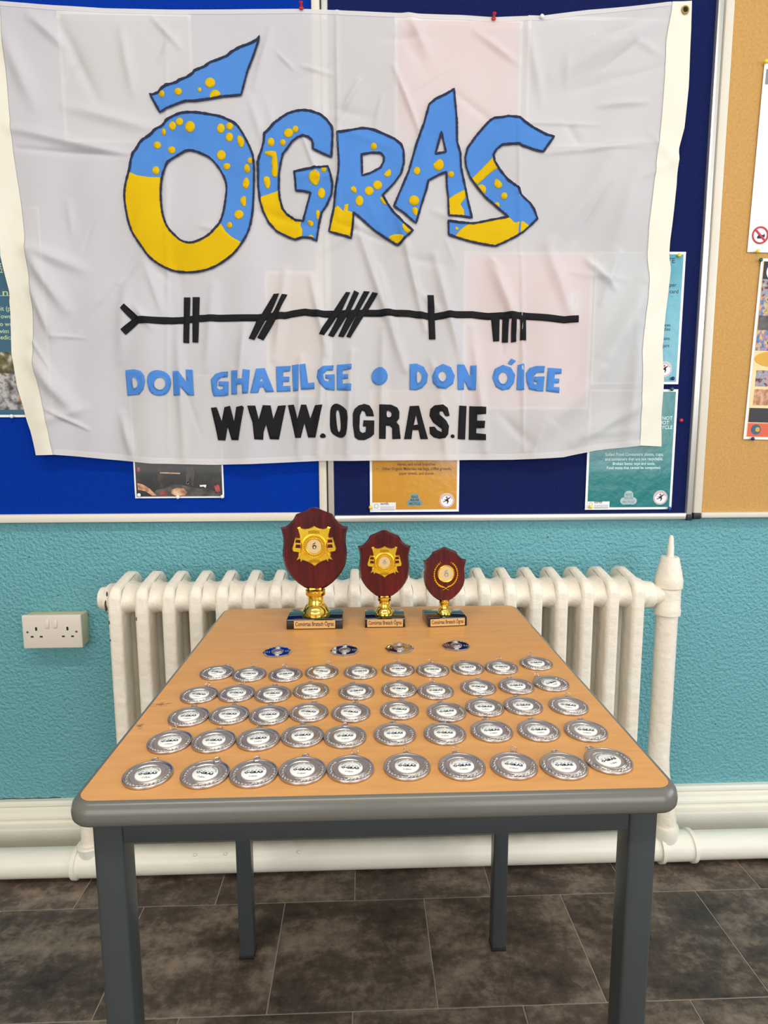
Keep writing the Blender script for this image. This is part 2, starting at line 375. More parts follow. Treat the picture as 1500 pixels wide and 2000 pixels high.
# floor: joint-coloured slab with one vinyl tile per piece
fl = struct(box('floor', -3.6, 3.6, -4.6, 0.0, -.06, -.0012, M['grout']))
TW, TD = .3203, .2652
tme = None
bm = bmesh.new(); add_box(bm, -TW/2+.0012, TW/2-.0012, -TD/2+.0012, TD/2-.0012, -.004, 0, .0004, 1); tme = bmesh_to('tile', bm, R(30))
tme.materials.append(M['tile'])
rest = bmesh.new()
for j in range(-1, 17):
    yc = -.2610+TD/2-j*TD+TD - TD*0
    yc = -.2610 - (j-.5)*TD - TD*0
    # row j lies between y = -.261-(j-1)*TD and y = -.261-j*TD
    off = -.2022 if j % 2 == 1 else -.2022+TW/2
    if yc-TD/2 > 0.0 or yc-TD/2 < -4.6: continue
    for i in range(-12, 13):
        xc = off+TW/2+i*TW
        if abs(xc) > 3.6-TW/2: continue
        y1 = min(yc+TD/2-.0012, -.001)
        if j <= 5 and -6 <= i <= 5:
            if yc+TD/2 > 0:
                o = box('tile', -TW/2+.0012, TW/2-.0012, yc-TD/2+.0012, y1, -.004, 0, M['tile'], fl, .0004, 1); o.location = (xc, 0, 0)
            else:
                o = link('tile', tme, fl); o.location = (xc, yc, 0)
        else: add_box(rest, xc-TW/2+.0012, xc+TW/2-.0012, yc-TD/2+.0012, y1, -.004, 0)
o = link('distant_tiles', bmesh_to('distant_tiles', rest), fl, M['tile']); o['kind'] = 'stuff'
# skirting board with its moulded top
bm = bmesh.new()
prof = [(0, .104), (-.012, .104), (-.017, .100), (-.018, .094), (-.014, .089), (-.020, .085), (-.022, .078), (-.030, .071), (-.031, .066), (-.026, .062), (-.027, .052), (-.048, .050), (-.050, .046), (-.050, 0), (0, 0)]
a = [bm.verts.new((-3.6, y, z)) for y, z in prof]; b = [bm.verts.new((3.6, y, z)) for y, z in prof]
for i in range(len(prof)):
    k = (i+1) % len(prof); bm.faces.new((a[i], a[k], b[k], b[i]))
bm.faces.new(a[::-1]); bm.faces.new(b)
struct(link('baseboard_back', bmesh_to('baseboard_back', bm, R(30)), None, M['white_gloss']))
# housing of the added, unseen ceiling lamp
t = empty('added_ceiling_lamp', (-.2, -1.7, 3.0)); tag(t, 'long white strip lamp added on the unseen ceiling for light from above', 'lamp')
box('housing', -1.32, 1.32, -.13, .13, -.042, 0, M['white_gloss'], t, .006)

# old nail holes and a crack above the skirting
wb = bpy.data.objects['wall_back']
for u_, v_, r_ in ((57, 1088, .0016), (114, 1163, .0016), (1070, 1049, .0018), (1397, 1415, .0016), (1372, 1462, .0012), (135, 1474, .0012), (95, 1060, .001)):
    p = at_y(u_, v_, 0); lathe('nail_hole', [(.0002, -.0004), (r_, -.0003), (r_*1.1, .0005)], M['chip'], wb, 8, 'y', (p.x, 0, p.z), 35, 1, 1.25)
cr_ = [(-1.12+.018*k, .1052+.0012*math.sin(k*1.7)+.0006*math.sin(k*5.1)) for k in range(17)]
prism('crack', [(x, z+.0009+.0006*math.sin(x*190)) for x, z in cr_]+[(x, z-.0009) for x, z in cr_[::-1]], -.0009, .001, M['chip'], bpy.data.objects['baseboard_back'])

# ------------------------------------------------------------------ notice boards
def board(label, x0, x1, z0, z1, felt, frame, fwid, dep, bottom_frame):
    t = empty('notice_board', ((x0+x1)/2, 0, z0)); ox, oz = (x0+x1)/2, z0
    tag(t, label, 'notice board', None)
    box('felt_panel', x0-ox+.004, x1-ox-.004, -.012, -.001, .006, z1-oz-.006, felt, t)
    box('frame_rail', x0-ox+fwid, x1-ox-fwid, -dep, -.001, 0, bottom_frame[1], bottom_frame[0], t, .003)
    box('frame_rail', x0-ox+fwid, x1-ox-fwid, -dep, -.001, z1-oz-.02, z1-oz, frame, t, .003)
    box('frame_stile', x0-ox, x0-ox+fwid, -dep, -.001, .0, z1-oz, frame, t, .004)
    box('frame_stile', x1-ox-fwid, x1-ox, -dep, -.001, .0, z1-oz, frame, t, .004)
    for sx in (x0-ox, x1-ox-fwid*.9): box('corner_cap', sx-.001, sx+fwid*.95, -dep-.001, -.002, -.003, .0145, M['black_plastic'], t, .003)
    return t
board('bright blue felt notice board with pale frame behind the left of the banner', -2.3, -.1075, .853, 2.25, M['felt_blue'], M['frame_cream'], .0195, .022, (M['frame_cream'], .021))
board('navy felt notice board with aluminium frame behind the middle and right of the banner', -.1045, .8325, .8495, 2.25, M['felt_navy'], M['alu'], .0155, .022, (M['alu'], .0165))
board('tan cork notice board with white frame at the right edge of the photo', .8345, 2.4, .853, 2.25, M['cork'], M['frame_cream'], .0215, .024, (M['frame_cream'], .014))

# ------------------------------------------------------------------ posters
PY = -.0145
def rect(name, x0, x1, z0, z1, y, m, parent, th=.0006):
    return box(name, x0, x1, y-th, y, z0, z1, m, parent)
def poster(name, label, px, x0, x1, z0, z1, body, margin=.006, rot=0.0, cat='poster'):
    t = empty(name, ((x0+x1)/2, PY, (z0+z1)/2)); t.rotation_euler = (0, rot, 0)
    tag(t, label, cat)
    hw, hh = (x1-x0)/2, (z1-z0)/2
    rect('sheet', -hw, hw, -hh, hh, 0, M['paper'], t)
    if body: rect('printed_panel', -hw+margin, hw-margin, -hh+margin, hh-margin, -.0007, body, t, .0003)
    return t, hw, hh
def print_text(t, lines, m, name='lettering', y=-.0013):
    o = []
    for (s, x, z, size, width, al) in lines:
        bm = bmesh.new(); wall_text(bm, s, x, z, y, size, width, .012, al); o.append(link(name, bmesh_to(name, bm), t, m))
    return o
def disc_print(name, x, z, r, m, t, y=-.0012, n=28, ry=None):
    return prism(name, circle2(r, n, x, z, ry), y-.0002, y, m, t)
def club_logo(t, x, z, r):
    disc_print('round_logo', x, z, r, M['paper'], t)
    bm = bmesh.new(); o2 = circle2(r*.93, 28, x, z); i2 = circle2(r*.86, 28, x, z)
    P, T = tri2d(o2, [i2]); vs = [bm.verts.new((p[0], -.00155, p[1])) for p in P]
    for f in T: bm.faces.new([vs[i] for i in f])
    link('logo_ring', bmesh_to('logo_ring', bm), t, M['print_red'])
    fig = [(-.55, .2), (-.2, .12), (.05, .3), (.5, .5), (.55, .42), (.2, .1), (.3, -.15), (.1, -.55), (0, -.5), (.1, -.2), (-.15, -.12), (-.55, -.3), (-.6, -.2), (-.2, .0)]
    prism('logo_figure', [(x+a*r*.9, z+b*r*.9) for a, b in fig], -.0016, -.0014, M['ink'], t)
    disc_print('logo_head', x-.02*r, z+.42*r, .13*r, M['print_red'], t, -.0014)
    bm = bmesh.new()
    for k in range(11):
        a = R(160-14*k); add_box(bm, x+.72*r*math.cos(a)-.05*r, x+.72*r*math.cos(a)+.05*r, -.0016, -.0014, z+.72*r*math.sin(a)-.05*r, z+.72*r*math.sin(a)+.05*r)
    link('logo_lettering', bmesh_to('logo_lettering', bm), t, M['ink'])
def recycle_logo(t, x, z, s, m, tm):
    pts = []
    for cx_, cz_, a0, a1 in ((-.45, -.3, 100, 290), (.45, -.3, -110, 80), (0, .42, 0, 180)):
        pts.append([(x+s*(cx_+.5*math.cos(R(a0+(a1-a0)*k/12))), z+s*(cz_+.42*math.sin(R(a0+(a1-a0)*k/12)))) for k in range(13)])
    poly = pts[0][:]; poly += pts[1]; poly += pts[2]
    prism('recycling_emblem', poly, -.0014, -.0011, m, t)
    print_text(t, [('REDUCE', x, z+.28*s, .4*s, .75*s, 'CENTER'), ('REUSE', x, z-.12*s, .42*s, 1.0*s, 'CENTER'), ('RECYCLE', x, z-.55*s, .42*s, 1.3*s, 'CENTER')], tm, 'emblem_lettering', -.0017)
def small_sponsor(t, x0, x1, z0, z1):
    rect('sponsor_label', x0, x1, z0, z1, -.0011, M['paper'], t, .0003)
    cx, cz, r = x0+(z1-z0)*.55, (z0+z1)/2, (z1-z0)*.36
    bm = bmesh.new()
    for k in range(12):
        a = 2*math.pi*k/12; d = Vector((math.cos(a), 0, math.sin(a))); e = Vector((-d.z, 0, d.x))
        c = Vector((cx, -.0016, cz))
        vs = [bm.verts.new(c+d*r*.62), bm.verts.new(c+d*r*.8-e*r*.12), bm.verts.new(c+d*r+e*r*.2), bm.verts.new(c+d*r*.78+e*r*.14)]; bm.faces.new(vs)
    link('sponsor_wheel', bmesh_to('sponsor_wheel', bm), t, M['ink'])
    lx = x0+(z1-z0)*1.12
    print_text(t, [('iorth', lx, cz+.003, .0105, None, 'LEFT')], M['ink'], 'sponsor_lettering', -.0016)
    bm = bmesh.new()
    for k in range(4): add_box(bm, lx, x1-.002-.002*(k % 2), -.0016, -.0014, cz-.002-.0026*k, cz-.0012-.0026*k)
    link('sponsor_small_print', bmesh_to('sponsor_small_print', bm), t, M['p_grey'])

# dark teal poster with a shore photo, cut by the left edge of the frame
t, hw, hh = poster('poster', 'dark teal poster with a rocky shore photo, peeping out left of the banner', 0, -.985, -.77, 1.113, 1.60, M['p_teal'])
rect('photo', -hw+.006, hw-.006, -hh+.018, -hh+.155, -.0011, M['ph_rocks'], t, .0003)
rect('photo', -hw+.006, hw-.006, -hh+.105, -hh+.155, -.0015, M['ph_bush'], t, .0002)
disc_print('orange_boulder', .034, -hh+.045, .008, M['ph_skin'], t, -.0016)
def tz(v): return at_y(20, v, PY).z-(1.113+1.60)/2
xr = lambda u: at_y(u, 650, PY).x-(-.985-.77)/2
print_text(t, [('you will n', xr(24)-.0, tz(577), .020, .125, 'RIGHT'), ('a bit (pr', xr(30), tz(607), .0145, None, 'RIGHT'), ('in. Towel', xr(28), tz(622), .0145, None, 'RIGHT'),
               ('into wet', xr(30), tz(637), .0145, None, 'RIGHT'), ('a swim b', xr(28), tz(651), .0145, None, 'RIGHT'), ('medical', xr(28), tz(663), .0145, None, 'RIGHT'),
               ('notice of', xr(16), tz(505), .0145, None, 'RIGHT'), ('morning', xr(14), tz(520), .0145, None, 'RIGHT'), ('at sea x 2', xr(16), tz(533), .0145, None, 'RIGHT')], M['p_ltext'])
rect('rule', -hw+.006, xr(40), tz(575)-.004, tz(575)-.0028, -.0011, M['p_ltext'], t, .0002)

# dark photo poster below the banner on the blue board
t, hw, hh = poster('poster', 'dark photo poster with white border, peeping below the banner on the blue board', 0, -.5855, -.3650, .9125, 1.215, M['ph_dark'], .004)
L0, B0 = -hw+.004, -hh+.005
def prm(name, pts, m, y=-.0012):   # pts in crop px of that poster (7.5 px per photo px)
    q = [((at_y(250+a/7.5, 890+b/7.5, PY).x+.47525), (at_y(250+a/7.5, 890+b/7.5, PY).z-1.06375)) for a, b in pts]
    return prism(name, q, y-.0003, y, m, t)
prm('stone_pile', [(380, 540), (420, 500), (540, 480), (640, 430), (780, 425), (900, 455), (1040, 480), (1150, 480), (1360, 550), (1360, 592), (380, 592)], M['ph_grey'])
prm('pale_rock', [(640, 500), (720, 470), (820, 480), (870, 540), (830, 585), (700, 585), (640, 555)], M['ph_skin'], -.0015)
prm('red_cloth', [(475, 550), (510, 505), (560, 520), (570, 580), (480, 585)], M['ph_red'], -.0015)
prm('orange_figures', [(140, 400), (220, 420), (320, 480), (420, 580), (360, 585), (260, 520), (150, 500)], M['ph_skin'], -.0015)
prm('grey_figure', [(860, 180), (960, 160), (980, 260), (960, 440), (940, 440), (920, 300), (880, 420), (860, 420), (850, 250)], M['ph_grey'])
prm('pale_bar', [(470, 240), (765, 250), (765, 268), (470, 258)], M['ph_skin'])
prm('red_figure', [(1260, 440), (1330, 420), (1360, 520), (1300, 545)], M['ph_red'])
prm('red_patch', [(140, 165), (180, 175), (180, 225), (140, 235)], M['ph_red'])
prm('white_gleam', [(1050, 430), (1150, 425), (1140, 470), (1110, 450), (1060, 455)], M['paper'])
prm('white_gleam', [(870, 380), (890, 380), (888, 415), (874, 415)], M['paper'])

# orange recycling poster
t, hw, hh = poster('poster', 'orange recycling poster on the navy board, peeping below the banner', 0, .0008, .2275, .8735, 1.178, M['p_orange'], .006)
cx, cz = .11415, 1.02575
fz = lambda v: at_y(810, v, PY).z-cz
fx = lambda u: at_y(u, 940, PY).x-cx
print_text(t, [('leaves, and small branches.', fx(814), fz(909), .0105, .098, 'CENTER'), ('Other Organic Materials: tea bags, coffee grounds,', fx(814), fz(918), .0105, .176, 'CENTER'),
               ('paper towels, and tissues.', fx(814), fz(927), .0105, .090, 'CENTER')], M['p_dtext'])
disc_print('bullet', fx(737), fz(915.5), .0013, M['p_dtext'], t)
small_sponsor(t, -hw+.006, fx(773), -hh+.006, fz(981))
recycle_logo(t, fx(810), fz(977), .021, M['logo_blue'], M['ink'])
club_logo(t, fx(873), fz(977.5), .0185)

# teal-green recycling poster
t, hw, hh = poster('poster', 'glossy teal-green recycling poster below the lower right corner of the banner', 0, .5535, .7795, .8755, 1.180, M['p_green'], .006)
cx, cz = .6665, 1.02775
fz = lambda v: at_y(1230, v, PY).z-cz
fx = lambda u: at_y(u, 940, PY).x-cx
print_text(t, [('Soiled Food Containers: plates, cups,', fx(1236), fz(890), .0105, .150, 'CENTER'), ('and containers that are not recyclable.', fx(1236), fz(899), .0105, .150, 'CENTER'),
               ('Broken items: toys and tools.', fx(1236), fz(908), .0105, .110, 'CENTER'), ('Food waste that cannot be composted.', fx(1236), fz(916), .0105, .140, 'CENTER'),
               ('NOT', fx(1306), fz(820), .0125, None, 'RIGHT'), ('RECYCLE', fx(1307), fz(838), .0125, None, 'RIGHT'), ('DO NOT', fx(1300), fz(829), .0125, None, 'RIGHT')], M['p_wtext'])
small_sponsor(t, -hw+.006, fx(1192), -hh+.006, fz(979))
recycle_logo(t, fx(1229), fz(973), .023, M['logo_pale'], M['logo_blue'])
club_logo(t, fx(1291), fz(972), .0185)

# light teal poster
t, hw, hh = poster('poster', 'light teal glossy poster right of the banner above the darker green one', 0, .555, .7785, 1.1925, 1.5105, M['p_sky'], .006)
cx, cz = .66675, 1.3515
fz = lambda v: at_y(1315, v, PY).z-cz
fx = lambda u: at_y(u, 620, PY).x-cx
print_text(t, [('WASTE', fx(1312), fz(514), .017, None, 'RIGHT'), ('for paper', fx(1317), fz(560), .013, None, 'RIGHT'), ('and card', fx(1322), fz(573), .013, None, 'RIGHT'),
               ('boxes', fx(1310), fz(638), .0115, None, 'RIGHT'), ('bottles', fx(1310), fz(646), .0115, None, 'RIGHT'), ('cans', fx(1310), fz(664), .0115, None, 'RIGHT'), ('jars', fx(1310), fz(678), .0115, None, 'RIGHT')], M['p_ntext'])
club_logo(t, fx(1303), fz(721), .0185)

# posters that hang behind the banner and show through its thin cotton
t, hw, hh = poster('poster', 'large salmon poster showing faintly through the lower right of the banner', 0, .232, .551, 1.13, 1.508, M['p_pink'], .008)
club_logo(t, .115, .075, .022)
t, hw, hh = poster('poster', 'salmon poster showing faintly through the top of the banner right of centre', 0, .064, .362, 1.742, 2.022, M['p_pink'], .008)
t, hw, hh = poster('poster', 'grey poster showing faintly through the upper right of the banner', 0, .374, .712, 1.748, 2.03, M['p_grey'], .008)
print_text(t, [('Hillwalking', -.03, .094, .03, None, 'LEFT')], M['paper'])
t, hw, hh = poster('poster', 'grey poster showing faintly through the upper left of the banner', 0, -.70, -.40, 1.742, 2.02, M['p_grey'], .008)
t, hw, hh = poster('poster', 'amber poster showing faintly through the banner left of its centre', 0, -.25, -.118, 1.16, 1.46, M['p_orange'], .008)

# cork board sheets
t, hw, hh = poster('notice', 'white notice with a red prohibition sign at the right edge of the photo', 0, .936, 1.153, 1.509, 1.935, None, cat='notice')
t.rotation_euler = (0, R(1.2), 0)
o2 = circle2(.021, 36, -.080, -.173); i2 = circle2(.0165, 36, -.080, -.173)
prism('prohibition_ring', o2, -.0012, -.0009, M['print_red'], t, [i2])
prism('prohibition_bar', [(-.080-.0155, -.173+.0115), (-.080-.0120, -.173+.0150), (-.080+.0155, -.173-.0115), (-.080+.0120, -.173-.0150)], -.0015, -.0012, M['print_red'], t)
prism('prohibition_pictogram', [(-.088, -.178), (-.084, -.172), (-.072, -.172), (-.070, -.168), (-.068, -.176), (-.074, -.180), (-.086, -.181)], -.0011, -.0008, M['ink'], t)
rect('heading_panel', -hw+.006, hw-.01, hh-.045, hh-.012, -.0009, M['p_grey'], t, .0003)
t, hw, hh = poster('poster', 'photo collage poster pinned low at the right edge of the photo', 0, .962, 1.178, 1.052, 1.494, M['collage_sand'], .006)
t.rotation_euler = (0, R(1.5), 0)
def strip(name, z0, z1, m, x0=-.1, x1=.1, y=-.0011): rect(name, x0, x1, z0, z1, y, m, t, .0003)
strip('header_strip', .172, .214, M['collage_black'])
disc_print('round_badge', -.07, .19, .022, M['paper'], t, -.0014); disc_print('badge_centre', -.07, .19, .014, M['ph_grey'], t, -.0017)
strip('photo', .13, .172, M['ph_crowd']); strip('photo', .085, .13, M['ph_crowd_b'])
strip('photo', .05, .085, M['ph_grey']); strip('photo', -.0, .05, M['ph_crowd_b'], -.1, .1)
disc_print('amber_oval', -.045, -.02, .055, M['collage_amber'], t, -.0014, 28, .02)
strip('photo', -.088, -.048, M['ph_crowd'], -.092, .09); strip('photo', -.135, -.095, M['ph_skin'], -.092, .09)
strip('photo', -.178, -.142, M['collage_black']); strip('bottom_strip', -.214, -.180, M['collage_red'])
disc_print('round_crest', -.078, -.196, .013, M['p_teal'], t, -.0014); disc_print('crest_centre', -.074, -.196, .006, M['collage_amber'], t, -.0017)

# ------------------------------------------------------------------ banner
FB = -.036
CR = [  # creases traced in the photograph: x0,y0,x1,y1 (photo px), height mm, width px
 (58, 492, 132, 602, 6, 13), (66, 560, 106, 655, 5, 10), (100, 656, 165, 659, 2, 3), (20, 250, 250, 302, 5, 9), (35, 290, 255, 306, -3, 5), (130, 205, 300, 250, 4, 12),
 (55, 480, 160, 522, 5, 13), (96, 800, 175, 838, 3, 4), (70, 706, 150, 800, 7, 16), (268, 600, 300, 640, 3, 8), (8, 60, 70, 200, 5, 16), (60, 30, 130, 90, 4, 10), (110, 30, 190, 190, -3, 12),
 (300, 35, 352, 92, 3, 6), (540, 100, 575, 136, 2, 3), (590, 128, 650, 146, 2, 4), (702, 160, 660, 232, 4, 5), (770, 130, 822, 262, 4, 5), (800, 25, 835, 100, 4, 10), (930, 60, 1012, 122, 3, 7),
 (1080, 140, 1300, 20, 8, 26), (1170, 205, 1262, 199, 3, 6), (1010, 240, 1170, 243, 2, 3), (1060, 300, 1280, 276, 3, 6), (658, 20, 661, 430, 3, 3), (1013, 235, 1015, 500, 2, 3), (1018, 500, 1022, 880, 3, 3), (325, 40, 330, 880, 1.3, 4),
 (1265, 560, 1180, 715, 12, 26), (1180, 715, 1085, 830, 10, 28), (1150, 508, 1200, 562, 5, 7), (1172, 590, 1206, 495, 4, 8), (1250, 640, 1225, 860, 6, 16), (1120, 860, 1245, 790, 5, 14),
 (700, 440, 792, 720, 6, 9), (782, 430, 832, 645, 5, 7), (742, 520, 772, 642, 4, 6), (560, 532, 540, 700, 5, 10), (640, 640, 622, 885, 6, 10), (690, 690, 680, 885, 6, 9), (850, 500, 902, 705, 5, 9),
 (962, 510, 1012, 640, 6, 12), (350, 640, 362, 892, 4, 10), (480, 640, 472, 762, 5, 10), (862, 780, 872, 892, 4, 8), (750, 640, 745, 890, 5, 9), (420, 560, 408, 720, 4, 12), (925, 640, 950, 880, 5, 10), (590, 700, 585, 890, 5, 8),
 (250, 560, 240, 700, 4, 14), (610, 545, 640, 690, 5, 8), (1070, 480, 1120, 620, 5, 14), (240, 810, 262, 892, 4, 10), (530, 60, 500, 170, 3, 8), (240, 60, 262, 180, 3, 10), (1035, 60, 1060, 200, 3, 10), (1200, 320, 1090, 470, 6, 24), (1250, 340, 1200, 480, 5, 20)]
r2 = random.Random(3)
for _ in range(60):
    x = r2.uniform(40, 1290); y = r2.uniform(40, 860); a = r2.uniform(-1, 1)*.9+math.pi/2*(r2.random() < .65); l = r2.uniform(40, 130)
    CR.append((x, y, x+l*math.cos(a), y+l*math.sin(a), r2.uniform(.8, 2.6)*r2.choice((-1, 1)), r2.uniform(4, 10)))
CW = []
for x0, y0, x1, y1, h, wd in CR:
    p, q = at_y(x0, y0, FB), at_y(x1, y1, FB); CW.append((p.x, p.z, q.x, q.z, h*.0021, wd*1.17e-3))
def flag_y(x, z):
    x = np.asarray(x, float); z = np.asarray(z, float); tt = np.clip((2.05-z)/1.03, 0, 1)
    y = np.full(x.shape, FB) - .004*tt
    y -= .0045*tt*np.sin(2*math.pi*x/.235+1.1+1.7*z) + .0032*tt*np.sin(2*math.pi*x/.121+.4-2.2*z) + .0018*np.sin(2*math.pi*(x*.55+z)/.31)
    y -= .0012*np.sin(2*math.pi*(x-z*.6)/.083)*tt
    for ax, az, bx, bz, h, wd in CW:
        dx, dz = bx-ax, bz-az; L2 = dx*dx+dz*dz
        s = ((x-ax)*dx+(z-az)*dz)/L2; sc = np.clip(s, 0, 1)
        d2 = (x-ax-sc*dx)**2+(z-az-sc*dz)**2
        sd = ((x-ax)*dz-(z-az)*dx)/math.sqrt(L2)
        prof = np.exp(-d2/(wd*wd))*(.35+.65*np.sin(math.pi*np.clip(s, .02, .98)))
        y -= h*prof*(1+.5*np.tanh(sd/wd))
    return np.minimum(y, -.0285)
def wp(u, v):
    p = at_y(u, v, FB); return (p.x, p.z)
def polyline_at(pts, n):
    d = [0]
    for a, b in zip(pts, pts[1:]): d.append(d[-1]+math.hypot(b[0]-a[0], b[1]-a[1]))
    tt = np.linspace(0, d[-1], n); return np.stack([np.interp(tt, d, [p[0] for p in pts]), np.interp(tt, d, [p[1] for p in pts])], 1)
def coons(name, top, bot, left, right, nu, nv, off, m, parent):
    Tp, Bt, Lf, Rg = polyline_at(top, nu), polyline_at(bot, nu), polyline_at(left, nv), polyline_at(right, nv)
    u = np.linspace(0, 1, nu)[None, :, None]; v = np.linspace(0, 1, nv)[:, None, None]
    S = (1-v)*Tp[None]+v*Bt[None]+(1-u)*Lf[:, None]+u*Rg[:, None]-((1-u)*(1-v)*Tp[0]+u*(1-v)*Tp[-1]+(1-u)*v*Bt[0]+u*v*Bt[-1])
    S = S.reshape(-1, 2); W = np.array([wp(a, b) for a, b in S])
    Y = flag_y(W[:, 0], W[:, 1])-off
    V = np.stack([W[:, 0], Y, W[:, 1]], 1)
    Fc = [(j*nu+i, (j+1)*nu+i, (j+1)*nu+i+1, j*nu+i+1) for j in range(nv-1) for i in range(nu-1)]
    return link(name, mesh(name, V, Fc), parent, m, True)
TOP = [(-42, -2), (0, 3), (80, 10), (200, 17), (400, 18.5), (585, 19), (750, 24), (900, 29), (965, 34), (1060, 32), (1150, 20), (1310, 5), (1351, 2)]
BOT = [(72, 889), (110, 888), (160, 892), (210, 897), (300, 905), (420, 908), (520, 905), (630, 900), (800, 899), (1000, 898), (1100, 893), (1160, 880), (1250, 870), (1292, 872)]
LEFT = [(-42, -2), (-26, 150), (-9, 300), (0, 440), (3, 500), (19, 570), (21, 620), (22, 690), (36, 760), (52, 815), (62, 842), (72, 889)]
RIGHT = [(1351, 2), (1350, 60), (1344, 170), (1336, 250), (1326, 290), (1322, 360), (1308, 470), (1306, 500), (1310, 525), (1305, 580), (1297, 640), (1293, 680), (1296, 740), (1293, 800), (1292, 872)]
LIN = [(-1, 3), (7, 90), (28, 300), (48, 440), (54, 495), (67, 590), (68, 710), (84, 770), (96, 830), (108, 888)]
RIN = [(1312, 5), (1301, 80), (1298, 140), (1290, 250), (1284, 300), (1266, 440), (1262, 500), (1265, 540), (1258, 600), (1248, 690), (1250, 770), (1246, 870)]
ban = empty('banner', (0, 0, 0))
tag(ban, 'large white cotton banner with blue and yellow lettering pinned over the notice boards', 'banner')
coons('cloth', TOP, BOT, LEFT, RIGHT, 430, 300, 0, M['cloth'], ban)
coons('header_tape', [(-42, -2), (-1, 3)], [(72, 889), (108, 888)], LEFT, LIN, 8, 110, .0016, M['header'], ban)
coons('header_tape', [(1312, 5), (1351, 2)], [(1246, 870), (1292, 872)], RIN, RIGHT, 8, 110, .0016, M['header'], ban)
hb = BOT[1:-1]
coons('bottom_hem', [(a, b-11) for a, b in hb], hb, [(hb[0][0], hb[0][1]-11), hb[0]], [(hb[-1][0], hb[-1][1]-11), hb[-1]], 220, 4, .0009, M['cloth'], ban)
ht_ = TOP[1:-1]
coons('top_hem', ht_, [(a, b+9) for a, b in ht_], [ht_[0], (ht_[0][0], ht_[0][1]+9)], [ht_[-1], (ht_[-1][0], ht_[-1][1]+9)], 220, 4, .0009, M['cloth'], ban)
g = wp(1337, 21); gy = float(flag_y([g[0]], [g[1]])[0])-.003
gr = link('eyelet', None, ban) if False else None
bm = bmesh.new(); add_lathe(bm, [(.0055, -.0012), (.0062, -.0022), (.0085, -.0022), (.0096, -.0006), (.0096, .0006)], 24, 'y', (g[0], gy, g[1]), cap=False)
link('eyelet', bmesh_to('eyelet', bm, R(40)), ban, M['brass'])
prism('eyelet_hole', circle2(.0056, 20, g[0], g[1]), gy-.0002, gy+.0005, M['dark'], ban)

def applique(name, outer, holes, m, parent, off, step=.0062, thick=.0007):
    step = min(step, .0062); off += .0009
    o = resample([wp(*p) for p in outer], step); hs = [resample([wp(*p) for p in h], step) for h in holes]
    P, T = tri2d(o, hs, step)
    A = np.array(P); Y = flag_y(A[:, 0], A[:, 1])-off
    V = [(P[i][0], Y[i], P[i][1]) for i in range(len(P))]
    # turned edge: a skirt of the cloth's thickness round the outline
    from collections import Counter
    ec = {}
    for t_ in T:
        for a, b in zip(t_, t_[1:]+t_[:1]):
            k = (min(a, b), max(a, b)); ec[k] = ec.get(k, 0)+1
    n = len(V); idx = {}; Fc = [tuple(t_) for t_ in T]
    for (a, b), c in ec.items():
        if c == 1:
            for i in (a, b):
                if i not in idx: idx[i] = len(V); V.append((P[i][0], Y[i]+thick, P[i][1]))
            Fc.append((a, b, idx[b], idx[a]))
    me = mesh(name, V, Fc)
    return link(name, me, parent, m, True)
def outline(name, loops, width_px, m, parent, off):
    off += .0009
    V, Fc = [], []
    jr = random.Random(len(loops[0]))
    for lp in loops:
        pts = resample([wp(*p) for p in lp], .0045); n = len(pts); base = len(V)
        hw = width_px*1.17e-3/2
        for i in range(n):
            a, b = pts[i-1], pts[(i+1) % n]; tx, tz_ = b[0]-a[0], b[1]-a[1]; l = math.hypot(tx, tz_) or 1
            nx, nz = -tz_/l, tx/l; k = hw*jr.uniform(.75, 1.2)
            V += [(pts[i][0]+nx*k, 0, pts[i][1]+nz*k), (pts[i][0]-nx*k, 0, pts[i][1]-nz*k)]
        for i in range(n):
            j = (i+1) % n; Fc.append((base+2*i, base+2*i+1, base+2*j+1, base+2*j))
    A = np.array(V); A[:, 1] = flag_y(A[:, 0], A[:, 2])-off
    return link(name, mesh(name, A, Fc), parent, m, True)
def T(o, s, pts): return [(o[0]+a/s, o[1]+b/s) for a, b in pts]
a1, a2 = ((230, 60), 5.0), ((230, 310), 5.0)
ACC = T(*a1, [(318, 628), (345, 632), (400, 610), (430, 570), (475, 542), (580, 512), (605, 492), (680, 465), (740, 425), (755, 400), (850, 362), (905, 318), (980, 290), (1070, 250), (1110, 212), (1190, 165), (1300, 125), (1362, 90), (1385, 55), (1370, 120), (1330, 240), (1270, 400), (1210, 640), (1030, 655), (900, 682), (760, 700), (670, 695), (600, 715), (520, 745), (415, 802)])
OO = T(*a1, [(440, 930), (480, 870), (560, 825), (640, 803), (760, 808), (880, 825), (1000, 845), (1080, 880), (1160, 920), (1210, 990), (1250, 1060), (1300, 1160), (1335, 1260)])+T(*a2, [(1335, 200), (1328, 450), (1310, 620), (1280, 730), (1225, 830), (1150, 930), (1060, 1000), (960, 1060), (860, 1095), (760, 1112), (640, 1112), (500, 1085), (380, 1020), (300, 950), (230, 850), (150, 730), (110, 620), (80, 450), (75, 330), (95, 220), (120, 140)])+T(*a1, [(145, 1220), (190, 1160), (230, 1080), (330, 1020), (370, 970)])
OH = T(*a1, [(500, 1270), (600, 1210), (680, 1165), (760, 1180), (840, 1215), (910, 1250), (990, 1340), (1040, 1430)])+T(*a2, [(1062, 240), (1068, 310), (1055, 420), (1040, 520), (1010, 620), (960, 690), (900, 750), (820, 800), (720, 832), (620, 805), (560, 750), (500, 690), (450, 580), (430, 450), (425, 300), (440, 160), (470, 80)])
